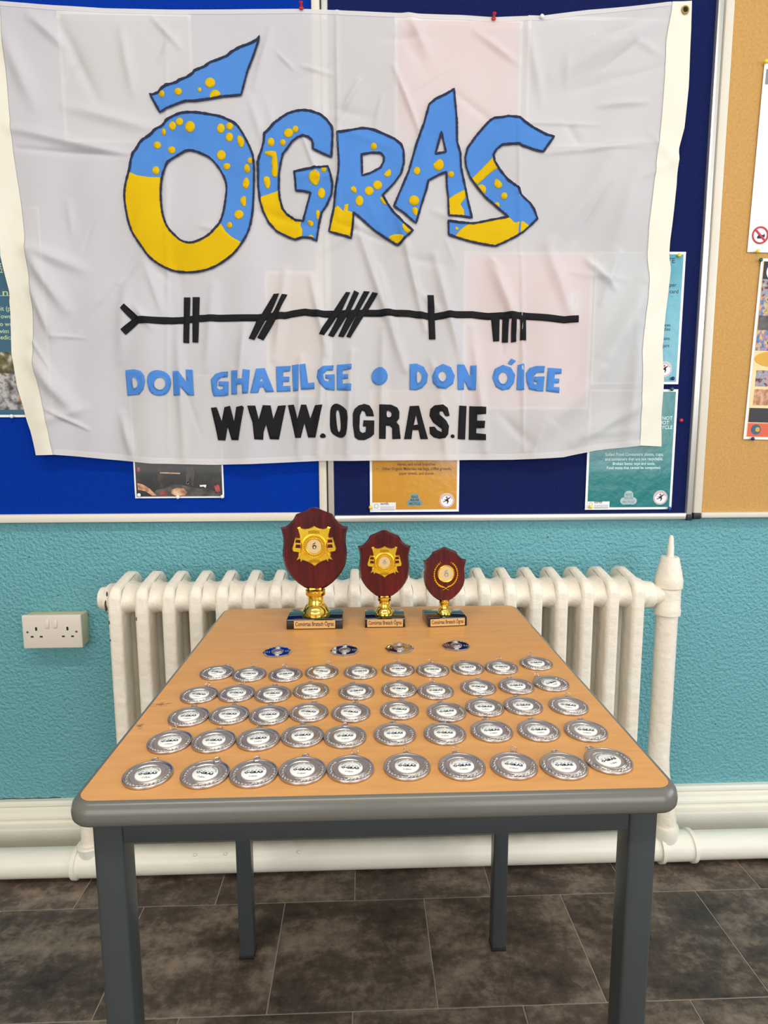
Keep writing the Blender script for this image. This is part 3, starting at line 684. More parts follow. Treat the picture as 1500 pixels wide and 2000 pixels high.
OY = T(*a2, [(122, 142), (200, 175), (310, 190), (425, 188), (425, 300), (430, 450), (450, 580), (500, 690), (560, 750), (620, 805), (720, 832), (820, 800), (900, 750), (960, 690), (1010, 640), (1060, 720), (1120, 775), (1220, 832), (1150, 930), (1060, 1000), (960, 1060), (860, 1095), (760, 1112), (640, 1112), (500, 1085), (380, 1020), (300, 950), (230, 850), (150, 730), (110, 620), (80, 450), (75, 330), (95, 220)])
def E(cx, cy, rx, ry=None): return circle2(rx, 14, cx, cy, ry or rx)
dots_acc = [T(*a1, p) for p in (E(435, 625, 27, 34), E(595, 602, 38, 34), E(805, 592, 18, 22), E(908, 522, 50), [(905, 680), (905, 625), (940, 590), (985, 592), (1020, 645)])]
dots_o = [T(*a1, p) for p in (E(535, 930, 36, 42), E(605, 892, 38), E(710, 945, 50, 54), E(1012, 965, 38, 46), E(1097, 945, 36), E(1095, 1050, 36, 44), E(450, 990, 22, 34), E(388, 1120, 36), E(528, 1165, 36), E(1015, 1222, 44, 48), E(1068, 1330, 36, 32), E(1298, 1285, 26, 32), E(1268, 1360, 28, 40), E(378, 1372, 34, 42), [(1170, 1030), (1220, 1045), (1248, 1100), (1215, 1165), (1175, 1120)])] + \
         [T(*a2, p) for p in ([(1255, 180), (1285, 215), (1290, 255), (1270, 295), (1250, 308), (1225, 280), (1220, 240)], [(1258, 370), (1255, 490), (1210, 455), (1195, 410), (1220, 375)], E(1188, 555, 46), E(1097, 658, 27, 32))]
g1 = ((490, 200), 7.143)
GO = T(*g1, [(720, 120), (830, 130), (970, 175), (1060, 250), (1130, 350), (1140, 420), (1135, 620), (1125, 780), (980, 720), (865, 665), (868, 600), (850, 540), (800, 495), (730, 485), (660, 500), (580, 560), (500, 670), (450, 730), (420, 850), (395, 1000), (390, 1200), (400, 1330), (440, 1480), (500, 1560), (620, 1640), (730, 1655), (780, 1470), (835, 1275), (730, 1250), (630, 1240), (620, 1090), (605, 975), (820, 940), (1075, 905), (1110, 1010), (1140, 1150), (1130, 1290), (1060, 1450), (990, 1550), (950, 1720), (918, 1940), (840, 1900), (720, 1890), (620, 1920), (540, 1890), (360, 1800), (250, 1680), (170, 1520), (130, 1380), (105, 1180), (100, 850), (150, 700), (185, 560), (195, 450), (270, 370), (340, 290), (430, 215), (520, 160), (620, 130)])
GY = T(*g1, [(125, 1330), (375, 1235), (392, 1250), (400, 1330), (440, 1480), (500, 1560), (620, 1640), (700, 1655), (690, 1720), (720, 1780), (715, 1890), (620, 1920), (540, 1890), (360, 1800), (250, 1680), (170, 1520), (130, 1380)])
dots_g = [T(*g1, p) for p in (E(528, 440, 65), E(625, 390, 42, 50), E(285, 565, 48, 62), E(448, 572, 40, 46), [(200, 700), (350, 680), (365, 750), (375, 850), (380, 990), (360, 1050), (300, 1040), (285, 960), (305, 920), (280, 850), (310, 770), (200, 745)], [(170, 1045), (262, 1035), (280, 1150), (240, 1225), (195, 1170)], [(820, 1000), (880, 960), (960, 985), (975, 1080), (920, 1195), (810, 1110)], [(980, 925), (1055, 915), (1050, 980), (1018, 1000), (985, 980)], E(988, 1280, 52, 74), [(908, 1505), (975, 1525), (940, 1670), (915, 1620)], [(785, 1650), (860, 1660), (882, 1710), (840, 1745), (795, 1700)], [(805, 1890), (820, 1855), (860, 1860), (885, 1905)])]
q1 = ((630, 240), 7.5)
RO = T(*q1, [(215, 155), (400, 120), (560, 85), (660, 85), (770, 108), (900, 160), (1050, 235), (1150, 320), (1185, 410), (1190, 590), (1150, 750), (1050, 890), (880, 1065), (950, 1190), (1030, 1310), (1180, 1470), (1320, 1590), (1230, 1680), (1100, 1805), (940, 1705), (770, 1590), (620, 1460), (470, 1340), (455, 1330), (445, 1480), (420, 1705), (300, 1665), (95, 1595), (130, 1420), (165, 1270), (195, 960), (235, 730), (240, 590), (225, 350)])
RH = T(*q1, [(572, 475), (720, 440), (850, 440), (900, 500), (895, 570), (850, 660), (700, 745), (580, 785)])
RY = T(*q1, [(165, 1262), (225, 1230), (310, 1310), (320, 1215), (380, 1200), (370, 1300), (452, 1335), (445, 1480), (420, 1702), (300, 1662), (98, 1592), (130, 1420)])
dots_r = [T(*q1, p) for p in (E(750, 350, 46, 50), [(880, 770), (990, 660), (1010, 770), (950, 805)], E(805, 920, 68), E(682, 1010, 66), [(405, 980), (450, 935), (500, 980), (495, 1065), (430, 1020)], E(540, 1160, 58, 76), [(830, 1100), (880, 1085), (950, 1200), (900, 1215)], [(1160, 1500), (1200, 1490), (1310, 1590), (1240, 1650), (1170, 1580)], [(945, 1690), (1040, 1635), (1140, 1645), (1200, 1690), (1100, 1800)])]
k1 = ((760, 160), 7.143)
AO = T(*k1, [(905, 110), (915, 280), (940, 560), (945, 850), (990, 1000), (1000, 1200), (1055, 1450), (1100, 1680), (1155, 1900), (1000, 1885), (825, 1885), (820, 1640), (800, 1460), (795, 1265), (700, 1300), (545, 1385), (520, 1500), (450, 1720), (370, 1990), (200, 1840), (65, 1745), (150, 1540), (270, 1260), (380, 870), (480, 600), (555, 330), (650, 250), (780, 190)])
AH = T(*k1, [(725, 710), (790, 985), (645, 1010)])
AY = T(*k1, [(826, 1645), (900, 1590), (1055, 1505), (1078, 1600), (990, 1720), (1040, 1800), (1045, 1885), (828, 1883)])
dots_a = [T(*k1, p) for p in (E(345, 1670, 72), [(310, 1770), (405, 1765), (385, 1900), (330, 1850)], E(385, 1255, 46, 56), [(605, 1165), (650, 1120), (700, 1075), (755, 1110), (760, 1200), (700, 1255), (640, 1230)], E(860, 1300, 42, 46))]
s1 = ((860, 220), 6.25)
SO = T(*s1, [(655, 72), (760, 68), (820, 55), (960, 72), (1040, 140), (1150, 205), (1290, 280), (1382, 302), (1245, 495), (1130, 465), (930, 395), (750, 405), (680, 460), (645, 520), (660, 600), (720, 700), (820, 830), (940, 920), (980, 1010), (1090, 1110), (1140, 1190), (1180, 1300), (1090, 1390), (1000, 1470), (900, 1530), (780, 1590), (670, 1635), (520, 1610), (370, 1580), (220, 1545), (95, 1505), (92, 1335), (220, 1355), (400, 1355), (600, 1315), (825, 1280), (720, 1190), (640, 1110), (540, 1020), (440, 900), (360, 790), (310, 660), (298, 560), (330, 440), (430, 300), (540, 170), (610, 95)])
SY = T(*s1, [(170, 1528), (240, 1440), (350, 1358), (400, 1355), (600, 1315), (835, 1285), (900, 1350), (1010, 1335), (1085, 1392), (1000, 1470), (900, 1530), (780, 1590), (670, 1635), (520, 1610), (370, 1580), (220, 1545)])
SB = T(*s1, [(378, 812), (645, 545), (665, 610), (705, 680), (620, 730), (440, 890)])
dots_s = [T(*s1, p) for p in ([(450, 905), (480, 880), (520, 875), (565, 920), (540, 1015)], [(670, 790), (765, 880), (720, 940), (650, 900)], E(775, 1025, 38, 44), [(650, 1115), (695, 1090), (720, 1120), (715, 1170)], E(195, 1430, 20))]
def letter(name, outer, holes, yellows, dots):
    o = applique(name, outer, holes, M['flag_blue'], ban, .0014)
    for y_ in yellows: applique('yellow_patch', y_, [], M['flag_yellow'], o, .0020)
    for d in dots: applique('yellow_spot', smooth_poly(d, 2), [], M['flag_yellow'], o, .0022, .006)
    outline('stitched_outline', [outer]+holes, 4.2, M['stitch'], o, .0030)
letter('accent_mark', ACC, [], [], dots_acc)
letter('large_letter', smooth_poly(OO), [smooth_poly(OH)], [OY], dots_o)
letter('large_letter', GO, [], [GY], dots_g)
letter('large_letter', RO, [RH], [RY], dots_r)
letter('large_letter', AO, [AH], [AY], dots_a)
letter('large_letter', SO, [], [SY, SB], dots_s)
# the staff with its strokes
f1, f2, f3 = ((230, 560), 4.286), ((570, 560), 4.545), ((810, 570), 4.545)
stem = T(*f1, [(150, 283), (400, 288), (555, 282), (690, 268), (900, 265), (1170, 265), (1290, 250), (1400, 245)])+T(*f2, [(0, 245), (120, 230), (260, 248), (400, 250), (640, 240), (850, 235), (1040, 242), (1200, 265)])+T(*f3, [(180, 225), (300, 208), (510, 202), (650, 218), (850, 213), (980, 220), (1180, 238), (1320, 252), (1452, 241)])
st = [(x, y-6.8) for x, y in stem]+[(x, y+6.8) for x, y in stem[::-1]]
applique('staff', st, [], M['flag_black'], ban, .0014)
for sy_, grp in ((f1, [[(70, 150), (35, 185), (130, 285), (180, 300), (190, 262)], [(42, 365), (82, 410), (190, 310), (170, 265), (130, 285)], [(552, 88), (608, 90), (602, 475), (555, 472)], [(628, 88), (690, 90), (678, 470), (630, 468)], [(1308, 62), (1354, 62), (1285, 215), (1235, 290), (1150, 450), (1104, 440), (1165, 295), (1210, 230)], [(1380, 70), (1424, 72), (1350, 220), (1310, 300), (1220, 450), (1172, 430), (1240, 300), (1310, 200)]]),
                 (f2, [[(482, 55), (520, 58), (450, 210), (390, 290), (290, 442), (242, 425), (330, 280), (380, 210)], [(555, 40), (598, 60), (525, 215), (370, 452), (325, 440), (405, 285), (480, 210)], [(640, 42), (692, 44), (600, 215), (460, 455), (412, 445), (490, 280), (560, 200)], [(715, 48), (762, 66), (690, 190), (630, 280), (520, 460), (484, 450), (560, 290), (630, 200)], [(1202, 78), (1258, 78), (1272, 472), (1214, 472)]]),
                 (f3, [[(675, 215), (750, 215), (748, 440), (694, 442)], [(778, 215), (830, 215), (826, 452), (774, 450)], [(850, 215), (895, 215), (898, 445), (852, 452)], [(928, 215), (982, 215), (984, 434), (930, 434)]])):
    for k, p in enumerate(grp): applique('stroke', T(*sy_, p), [], M['flag_black'], ban, .0017+.00008*k)
b1, b2, b3, b4 = ((230, 690), 3.191), ((690, 690), 3.571), ((400, 780), 5.172), ((660, 780), 5.0)
LT = [
 (b1, 'b', [(50, 106), (110, 102), (150, 112), (172, 140), (178, 180), (168, 225), (140, 258), (62, 264)], [[(90, 150), (108, 150), (125, 168), (132, 195), (122, 215), (98, 222)]]),
 (b1, 'b', [(190, 160), (205, 125), (240, 106), (285, 110), (320, 130), (336, 170), (330, 220), (305, 258), (255, 268), (215, 250), (197, 210)], [[(232, 185), (250, 155), (285, 150), (305, 178), (298, 215), (270, 232), (240, 218)]]),
 (b1, 'b', [(345, 112), (385, 112), (432, 180), (428, 102), (470, 104), (478, 264), (440, 262), (395, 205), (396, 262), (350, 264)], []),
 (b1, 'b', [(690, 116), (688, 150), (645, 152), (622, 175), (620, 215), (638, 228), (658, 222), (660, 206), (630, 204), (632, 175), (694, 178), (692, 262), (660, 268), (600, 268), (588, 230), (582, 165), (610, 130), (650, 116)], []),
 (b1, 'b', [(712, 110), (755, 110), (750, 162), (785, 160), (790, 104), (828, 106), (818, 250), (782, 254), (782, 196), (748, 198), (748, 256), (712, 258)], []),
 (b1, 'b', [(866, 98), (918, 94), (975, 240), (925, 244), (912, 212), (890, 215), (880, 248), (832, 250)], [[(888, 178), (900, 150), (910, 176)]]),
 (b1, 'b', [(986, 82), (1078, 78), (1072, 112), (1030, 116), (1030, 145), (1070, 146), (1068, 178), (1030, 178), (1030, 205), (1075, 203), (1078, 238), (992, 240)], []),
 (b1, 'b', [(1085, 74), (1128, 70), (1128, 234), (1094, 238)], []),
 (b1, 'b', [(1134, 72), (1170, 66), (1186, 186), (1224, 182), (1226, 222), (1146, 230)], []),
 (b1, 'b', [(1345, 76), (1342, 108), (1305, 110), (1282, 135), (1290, 170), (1312, 178), (1322, 162), (1296, 160), (1296, 135), (1352, 132), (1352, 232), (1300, 228), (1258, 190), (1240, 150), (1246, 105), (1280, 82)], []),
 (b1, 'b', [(1366, 74), (1458, 70), (1456, 102), (1402, 110), (1402, 132), (1434, 132), (1436, 160), (1400, 162), (1402, 190), (1456, 192), (1454, 236), (1366, 230)], []),
 (b2, 'd', [(122, 165), (140, 118), (188, 92), (230, 120), (242, 165), (225, 205), (185, 228), (140, 210)], []),
 (b2, 'b', [(392, 78), (440, 74), (490, 95), (518, 150), (510, 205), (475, 245), (440, 257), (392, 255)], [[(442, 118), (465, 130), (480, 165), (468, 200), (442, 214)]]),
 (b2, 'b', [(545, 165), (570, 105), (620, 78), (675, 100), (704, 160), (690, 215), (640, 250), (585, 245), (552, 210)], [[(582, 160), (605, 128), (630, 128), (650, 165), (632, 200), (605, 200)]]),
 (b2, 'b', [(722, 80), (772, 82), (812, 165), (814, 88), (854, 88), (850, 258), (802, 256), (770, 190), (768, 255), (724, 256)], []),
 (b2, 'b', [(966, 170), (985, 110), (1040, 82), (1095, 100), (1126, 150), (1118, 205), (1085, 250), (1035, 260), (990, 235)], [[(1005, 170), (1025, 135), (1055, 132), (1076, 165), (1068, 200), (1045, 218), (1018, 208)]]),
 (b2, 'c', [(1075, 70), (1100, 38), (1132, 55), (1100, 84)], []),
 (b2, 'b', [(1145, 82), (1190, 74), (1184, 258), (1136, 256)], []),
 (b2, 'b', [(1328, 92), (1322, 138), (1272, 138), (1250, 165), (1250, 205), (1262, 222), (1278, 206), (1252, 198), (1256, 165), (1326, 164), (1316, 268), (1270, 265), (1220, 252), (1204, 200), (1202, 140), (1225, 105), (1270, 90)], []),
 (b2, 'b', [(1350, 104), (1452, 108), (1450, 142), (1400, 148), (1398, 178), (1434, 178), (1430, 208), (1394, 210), (1392, 236), (1432, 238), (1428, 278), (1336, 266)], []),
 (b3, 'k', [(65, 85), (122, 80), (170, 222), (200, 80), (258, 65), (302, 225), (325, 78), (385, 65), (405, 82), (345, 412), (275, 410), (232, 275), (208, 415), (132, 412), (100, 250)], []),
 (b3, 'k', [(440, 66), (520, 66), (552, 205), (592, 60), (668, 62), (696, 200), (742, 66), (822, 60), (750, 405), (662, 402), (624, 255), (600, 330), (596, 408), (508, 402), (490, 230)], []),
 (b3, 'k', [(842, 60), (902, 54), (942, 200), (980, 56), (1026, 54), (1068, 195), (1115, 60), (1192, 55), (1118, 385), (1046, 385), (1010, 238), (975, 388), (918, 390)], []),
 (b3, 'kd', [(1165, 365), (1190, 338), (1220, 355), (1225, 385), (1190, 392), (1168, 382)], []),
 (b3, 'k', [(1265, 180), (1270, 90), (1300, 50), (1340, 42), (1400, 75), (1448, 128), (1436, 340), (1400, 388), (1350, 385), (1280, 340), (1265, 280)], [[(1325, 120), (1350, 105), (1365, 150), (1378, 290), (1362, 335), (1345, 320), (1330, 220)]]),
 (b4, 'k', [(148, 140), (165, 95), (205, 60), (260, 44), (310, 60), (340, 110), (352, 165), (278, 164), (262, 120), (235, 110), (215, 160), (210, 270), (215, 310), (240, 328), (270, 318), (276, 266), (244, 264), (250, 204), (355, 206), (352, 340), (320, 370), (260, 398), (200, 395), (165, 370), (148, 250)], []),
 (b4, 'k', [(402, 50), (520, 52), (580, 80), (600, 120), (598, 185), (572, 222), (598, 255), (612, 385), (530, 388), (528, 280), (505, 258), (468, 258), (466, 386), (400, 384)], [[(475, 112), (500, 112), (525, 135), (522, 165), (500, 178), (475, 170)]]),
 (b4, 'k', [(700, 66), (790, 62), (878, 388), (805, 388), (788, 300), (728, 300), (718, 388), (645, 388)], [[(762, 150), (782, 245), (740, 252)]]),
 (b4, 'k', [(1040, 166), (1012, 120), (985, 120), (985, 150), (1050, 210), (1078, 260), (1070, 340), (1040, 375), (985, 385), (930, 370), (895, 335), (892, 268), (940, 266), (965, 300), (1005, 320), (1005, 290), (925, 225), (892, 160), (900, 95), (940, 60), (1020, 52), (1065, 85), (1084, 160), (1065, 168)], []),
 (b4, 'kd', [(1095, 350), (1115, 340), (1135, 350), (1132, 378), (1100, 376)], []),
 (b4, 'k', [(1180, 62), (1254, 66), (1240, 392), (1166, 388)], []),
 (b4, 'k', [(1282, 66), (1442, 74), (1440, 144), (1356, 148), (1356, 208), (1430, 210), (1424, 280), (1350, 282), (1350, 330), (1440, 340), (1440, 398), (1276, 394)], [])]
for s_, kind, o_, h_ in LT:
    nm = {'b': 'blue_letter', 'd': 'blue_dot', 'c': 'blue_accent', 'k': 'black_letter', 'kd': 'full_stop'}[kind]
    if (len(o_) in (8, 10, 11) and kind in 'bd' and s_ in (b1, b2) and o_[0][1] in (160, 165, 170)) or o_[0] == (1265, 180) or kind == 'kd': o_ = smooth_poly(o_)
    applique(nm, T(*s_, o_), [smooth_poly(T(*s_, h)) if len(h) > 4 else T(*s_, h) for h in h_], M['flag_black'] if kind[0] == 'k' else M['flag_blue'], ban, .0014, .008)

# ------------------------------------------------------------------ push pins
def pin(u, v, y, m, label, kind='round', tilt=(0, 0)):
    p = at_y(u, v, y-.006); t = empty('push_pin', (p.x, y, p.z)); tag(t, label, 'push pin')
    t.rotation_euler = (tilt[0], 0, tilt[1])
    if kind == 'round':
        lathe('head', [(.0005, -.0086), (.003, -.0080), (.0046, -.006), (.0046, -.004), (.0025, -.0022), (.0024, -.0006)], m, t, 14, 'y')
    else:
        lathe('head', [(.0008, -.0140), (.0042, -.0136), (.0044, -.0122), (.0030, -.0105), (.0026, -.0050), (.0052, -.0030), (.0052, -.0010), (.001, -.0006)], m, t, 14, 'y')
    tube('needle', [(0, -.001, 0), (0, .0025, 0)], .0006, M['steel'], t, 6)
    return t
def fy(u, v):
    g_ = wp(u, v); return float(flag_y([g_[0]], [g_[1]])[0])-.001
pin(588, 14, fy(588, 20), M['red'], 'red push pin in the top hem of the banner, left of the other red one', 'barrel', (R(-38), 0))
pin(965, 35, fy(965, 38), M['red'], 'red push pin in the top hem of the banner above the salmon patch', 'barrel', (R(-38), 0))
pin(1059, 31, fy(1059, 36), M['whitep'], 'white push pin in the top hem of the banner near its right end', 'round')
for u, v, m_, l in ((22, 813, 'whitep', 'white push pin at the bottom of the dark teal poster'), (271, 967, 'whitep', 'white push pin at the lower left corner of the dark photo poster'),
                   (347, 971, 'whitep', 'white push pin at the bottom middle of the dark photo poster'), (434, 970, 'whitep', 'white push pin at the lower right corner of the dark photo poster'),
                   (724, 991, 'yellow', 'yellow push pin at the lower left corner of the orange poster'), (1154, 990, 'yellow', 'yellow push pin at the lower left corner of the teal-green poster'),
                   (1308, 993, 'bluep', 'blue push pin at the lower right corner of the teal-green poster'), (1313, 760, 'green', 'green push pin at the top right corner of the teal-green poster'),
                   (1315, 739, 'navyp', 'dark blue push pin at the lower right corner of the light teal poster'), (1327, 498, 'yellow', 'yellow push pin at the top right corner of the light teal poster'),
                   (1331, 821, 'red', 'red push pin alone in the navy felt right of the teal-green poster'), (1481, 490, 'yellow', 'yellow push pin at the lower left corner of the white notice'),
                   (1487, 507, 'green', 'dark green push pin at the top of the photo collage poster'), (1471, 857, 'navyp', 'navy push pin at the lower left corner of the photo collage poster'),
                   (1497, 119, 'yellow', 'yellow push pin at the top of the white notice')):
    pin(u, v, PY-.0015, M[m_], l)

# ------------------------------------------------------------------ radiator
RX0, RX1, RN = -.5787, .6205, 21
RW = .030; pitch = (RX1-RX0-RW)/(RN-1)
yF, yB, zB, zT = -.228, -.086, .155, .752
rad = empty('radiator', ((RX0+RX1)/2, 0, 0)); tag(rad, 'cream painted cast iron column radiator on the teal wall behind the table', 'radiator')
def offset_loop(pts, d):
    """move a closed outline inwards (counter-clockwise loops) by d"""
    o = []; n = len(pts)
    for i in range(n):
        a, p, b = pts[i-1], pts[i], pts[(i+1) % n]
        t = (b[0]-a[0], b[1]-a[1]); l = math.hypot(*t) or 1
        o.append((p[0]-t[1]/l*d, p[1]+t[0]/l*d))
    return o
def section_mesh():
    bm = bmesh.new(); hx = RW/2; bv = .0085
    def arc(cy, cz, r, a0, a1, n): return [(cy+r*math.cos(R(a0+(a1-a0)*k/n)), cz+r*math.sin(R(a0+(a1-a0)*k/n))) for k in range(n+1)]
    outer = arc(yF+.024, zB+.026, .024, 180, 270, 5)+arc(yB-.024, zB+.026, .024, 270, 360, 5)
    outer += [(yB, z) for z in np.linspace(zB+.08, zT-.08, 5)]+arc(yB-.026, zT-.030, .026, 0, 78, 5)
    outer += [(yB-.040, zT), (yB-.052, zT-.0015)]+arc(yF+.030, zT-.044, .030, 100, 180, 6)
    outer += [(yF, z) for z in np.linspace(zT-.08, zB+.08, 5)]
    ym = (yF+yB)/2; hs = .0125
    slot = arc(ym, zT-.100, hs, 180, 0, 8)+[(ym+hs, z) for z in np.linspace(zT-.16, zB+.16, 4)]+arc(ym, zB+.100, hs, 0, -180, 8)+[(ym-hs, z) for z in np.linspace(zB+.16, zT-.16, 4)]
    def px(z, x): return x*(1-.30*max(0, min(1, (z-(zT-.035))/.035)))
    def ring(loop, d, x): return [bm.verts.new((px(q[1], x), p[0], p[1])) for p, q in zip(offset_loop(loop, d), loop)]
    steps = [(bv*(1-math.sin(R(a))), hx-bv*(1-math.cos(R(a)))) for a in (0, 25, 50, 75, 90)]   # from cap to side
    for loop in (outer, slot):
        rows = [ring(loop, d, x) for d, x in steps]+[ring(loop, d, -x) for d, x in steps[::-1]]
        for a, b in zip(rows, rows[1:]):
            for k in range(len(a)): bm.faces.new((a[k], a[(k+1) % len(a)], b[(k+1) % len(a)], b[k]))
    d, x = steps[0]
    P, T_ = tri2d(offset_loop(outer, d), [offset_loop(slot, d)])
    for sg in (1, -1):
        vs = [bm.verts.new((px(p[1], sg*x), p[0], p[1])) for p in P]
        for t_ in T_: bm.faces.new([vs[i] for i in t_][::sg])
    bmesh.ops.remove_doubles(bm, verts=bm.verts, dist=.00002)
    hp = pitch/2
    for zc, sg in ((zT-.053, 1), (zB+.053, -1)):
        add_lathe(bm, [(.0415, -hp), (.042, -hp+.004), (.0445, -hx-.003), (.049, -hx+.003), (.049, hx-.003), (.0445, hx+.003), (.042, hp-.004), (.0415, hp)], 22, 'x', (0, ym-.004, zc), 1.32, .76)
    return bmesh_to('section', bm, R(50))
sme = section_mesh(); sme.materials.append(M['rad'])
for i in range(RN):
    o = link('section', sme, rad); o.location = (RX0+RW/2+i*pitch-(RX0+RX1)/2, 0, 0)
ycr = (yF+yB)/2
lathe('end_plug', [(.034, 0), (.034, -.012), (.028, -.016), (.026, -.030), (.020, -.034)], M['rad'], rad, 20, 'x', (RX0-(RX0+RX1)/2-.010, ycr, zT-.056))
lathe('end_plug', [(.034, 0), (.034, -.012), (.028, -.016), (.026, -.030), (.020, -.034)], M['rad'], rad, 20, 'x', (RX0-(RX0+RX1)/2-.010, ycr, zB+.056))
cx0 = (RX0+RX1)/2
for (u, v, w_, h_) in ((203, 1185, 4, 22), (208, 1160, 2, 9), (213, 1215, 2, 8), (266, 1208, 2, 9), (215, 1250, 2, 5)):
    p = at_y(u, v, yF+.004)
    lathe('paint_chip', [(.0004, -.002), (w_*.00055, -.0016), (w_*.0006, .002)], M['chip'], rad, 8, 'y', (p.x-cx0+.0015, yF+.0022 if u > 205 else yF+.010, p.z), 40, 1, h_/w_)

# riser pipe with its valve on the right
RXC, RYC = .7078, ycr
ris = empty('riser_pipe', (RXC, RYC, 0)); tag(ris, 'cream painted vertical heating pipe with a pointed valve right of the radiator', 'pipe')
tube('pipe', [(.028, 0, .080), (.028, 0, .105), (.026, 0, .130), (.020, 0, .165), (.010, 0, .205), (.003, 0, .240), (0, 0, .280), (0, 0, .48), (0, 0, .690)], .0248, M['rad'], ris, 24)
lathe('tee_fitting', [(.0265, .640), (.0300, .642), (.0305, .655), (.0285, .660), (.0282, .705), (.0312, .708), (.0314, .716), (.0290, .719)], M['rad'], ris, 24)
lathe('valve_body', [(.0312, .717), (.0315, .727), (.0300, .731), (.0270, .748), (.0225, .767), (.0218, .769), (.0212, .776), (.0190, .781)], M['rad'], ris, 24)
lathe('spindle', [(.0080, .780), (.0076, .806), (.0062, .810), (.0056, .824), (.0036, .831), (.0010, .832)], M['rad'], ris, 14)
bm = bmesh.new(); add_lathe(bm, [(.021, RX1-RXC-.004), (.024, RX1-RXC), (.026, RX1-RXC+.012), (.031, RX1-RXC+.016), (.033, RX1-RXC+.030), (.031, RX1-RXC+.046), (.024, RX1-RXC+.052), (.022, -.015)], 16, 'x', (0, 0, zT-.062))
link('union_nut', bmesh_to('union_nut', bm, R(30)), ris, M['rad'])

# floor-level heating pipe with couplings
pip = empty('heating_pipe', (0, RYC, 0)); tag(pip, 'thick cream heating pipe running along the floor below the radiator', 'pipe')
PR = .0335
def hp(name, x0, x1, r): return lathe(name, [(r-.002, x0), (r, x0+.002), (r, x1-.002), (r-.002, x1)], M['white_gloss'], pip, 28, 'x', (0, 0, PR+.004))
hp('pipe_run', -3.58, 3.58, PR)
for x0, x1 in ((-.722, -.640), (RXC+.008, RXC+.100)):
    bm = bmesh.new(); r = PR+.0025
    add_lathe(bm, [(r, x0), (r+.004, x0+.001), (r+.004, x0+.010), (r, x0+.012), (r, x1-.012), (r+.004, x1-.010), (r+.004, x1-.001), (r, x1)], 28, 'x', (0, 0, PR+.004))
    if x0 > 0: add_lathe(bm, [(.027, .05), (.030, .066), (.032, .092), (.030, .098)], 24, 'z', (RXC+.028, 0, 0))
    else: add_lathe(bm, [(.027, .05), (.029, .072), (.031, .084), (.029, .088)], 24, 'z', (-.684, 0, 0))
    link('coupling', bmesh_to('coupling', bm, R(35)), pip, M['white_gloss'])
# feed pipe up to the radiator's lower left corner
tube('feed_pipe', [(x_-cx0, ycr, z_) for x_, z_ in ((-.684, .084), (-.684, zB+.025), (-.676, zB+.044), (-.655, zB+.053), (-.596, zB+.053))], .0205, M['rad'], rad, 18)
hp('end_sleeve', 1.035, 1.08, PR+.004)
for u, v in ((389, 1651), (447, 1649), (588, 1640)):
    p = at_z(u, v, .062); lathe('rivet', [(.0055, 0), (.005, .0035), (.002, .005)], M['white_gloss'], pip, 12, 'y', (p.x, 0, 0)).matrix_local = Matrix.Translation((p.x, -.020, PR+.004+.0262)) @ Matrix.Rotation(R(50), 4, 'X') @ Matrix.Rotation(R(180), 4, 'X') @ Matrix.Translation((-p.x, 0, 0))

# ------------------------------------------------------------------ wall socket
sx0, sx1, sz0, sz1 = -.8712, -.7255, .5375, .6232
so = empty('wall_socket', ((sx0+sx1)/2, 0, (sz0+sz1)/2)); tag(so, 'cream double wall socket with two switches on the teal wall left of the radiator', 'socket')
W2, H2 = (sx1-sx0)/2, (sz1-sz0)/2
box('back_box', -W2+.002, W2-.0015, -.034, -.0005, -H2+.002, H2-.002, M['plastic_yellow'], so, .003)
box('face_plate', -W2, W2, -.045, -.0345, -H2, H2, M['plastic'], so, .0025, 3)
for x in (-.0105, .0095):
    bm = bmesh.new(); add_box(bm, x-.0048, x+.0048, -.0485, -.044, .0115, .0305, .001)
    for v_ in bm.verts:
        if v_.co.y < -.047: v_.co.y += (v_.co.z-.012)*.09
    link('rocker_switch', bmesh_to('rocker_switch', bm, R(40)), so, M['plastic'])
for cxs in (-.0385, .0385):
    box('earth_hole', cxs-.0024, cxs+.0024, -.04535, -.044, .0035, .0125, M['dark'], so)
    for d in (-.0112, .0112): box('pin_hole', cxs+d-.0034, cxs+d+.0034, -.04535, -.044, -.0142, -.0102, M['dark'], so)
for x in (-.0602, .0602):
    sc_ = lathe('screw', [(.0031, 0), (.0028, -.0012), (.0008, -.0014)], M['steel'], so, 14, 'y', (x, -.0445, .0))
    box('screw_slot', x-.0024, x+.0024, -.0461, -.0455, -.0004, .0004, M['dark'], so)

# ------------------------------------------------------------------ table
HT = .710
TX, TYF, TYB, TWD = -.0008, -.9535, -.3035, .5975
tab = empty('table', (TX, (TYF+TYB)/2, 0)); tag(tab, 'small table with beech laminate top, grey moulded edge and grey steel legs', 'table')
TD2 = (TYB-TYF)/2; TW2 = TWD/2
def rrect(hx, hy, r, n=7):
    o = []
    for cx_, cy_, a0 in ((hx-r, hy-r, 0), (-hx+r, hy-r, 90), (-hx+r, -hy+r, 180), (hx-r, -hy+r, 270)):
        for k in range(n+1): o.append((cx_+r*math.cos(R(a0+90*k/n)), cy_+r*math.sin(R(a0+90*k/n))))
    return o
bm = bmesh.new()
top = [bm.verts.new((x, y, HT)) for x, y in rrect(TW2, TD2, .016)]; bot = [bm.verts.new((x, y, HT-.0172)) for x, y in rrect(TW2, TD2, .016)]
bm.faces.new(top); bm.faces.new(bot[::-1])
for i in range(len(top)):
    k = (i+1) % len(top); bm.faces.new((top[i], bot[i], bot[k], top[k]))
link('laminate_top', bmesh_to('laminate_top', bm, R(30)), tab, M['laminate'])
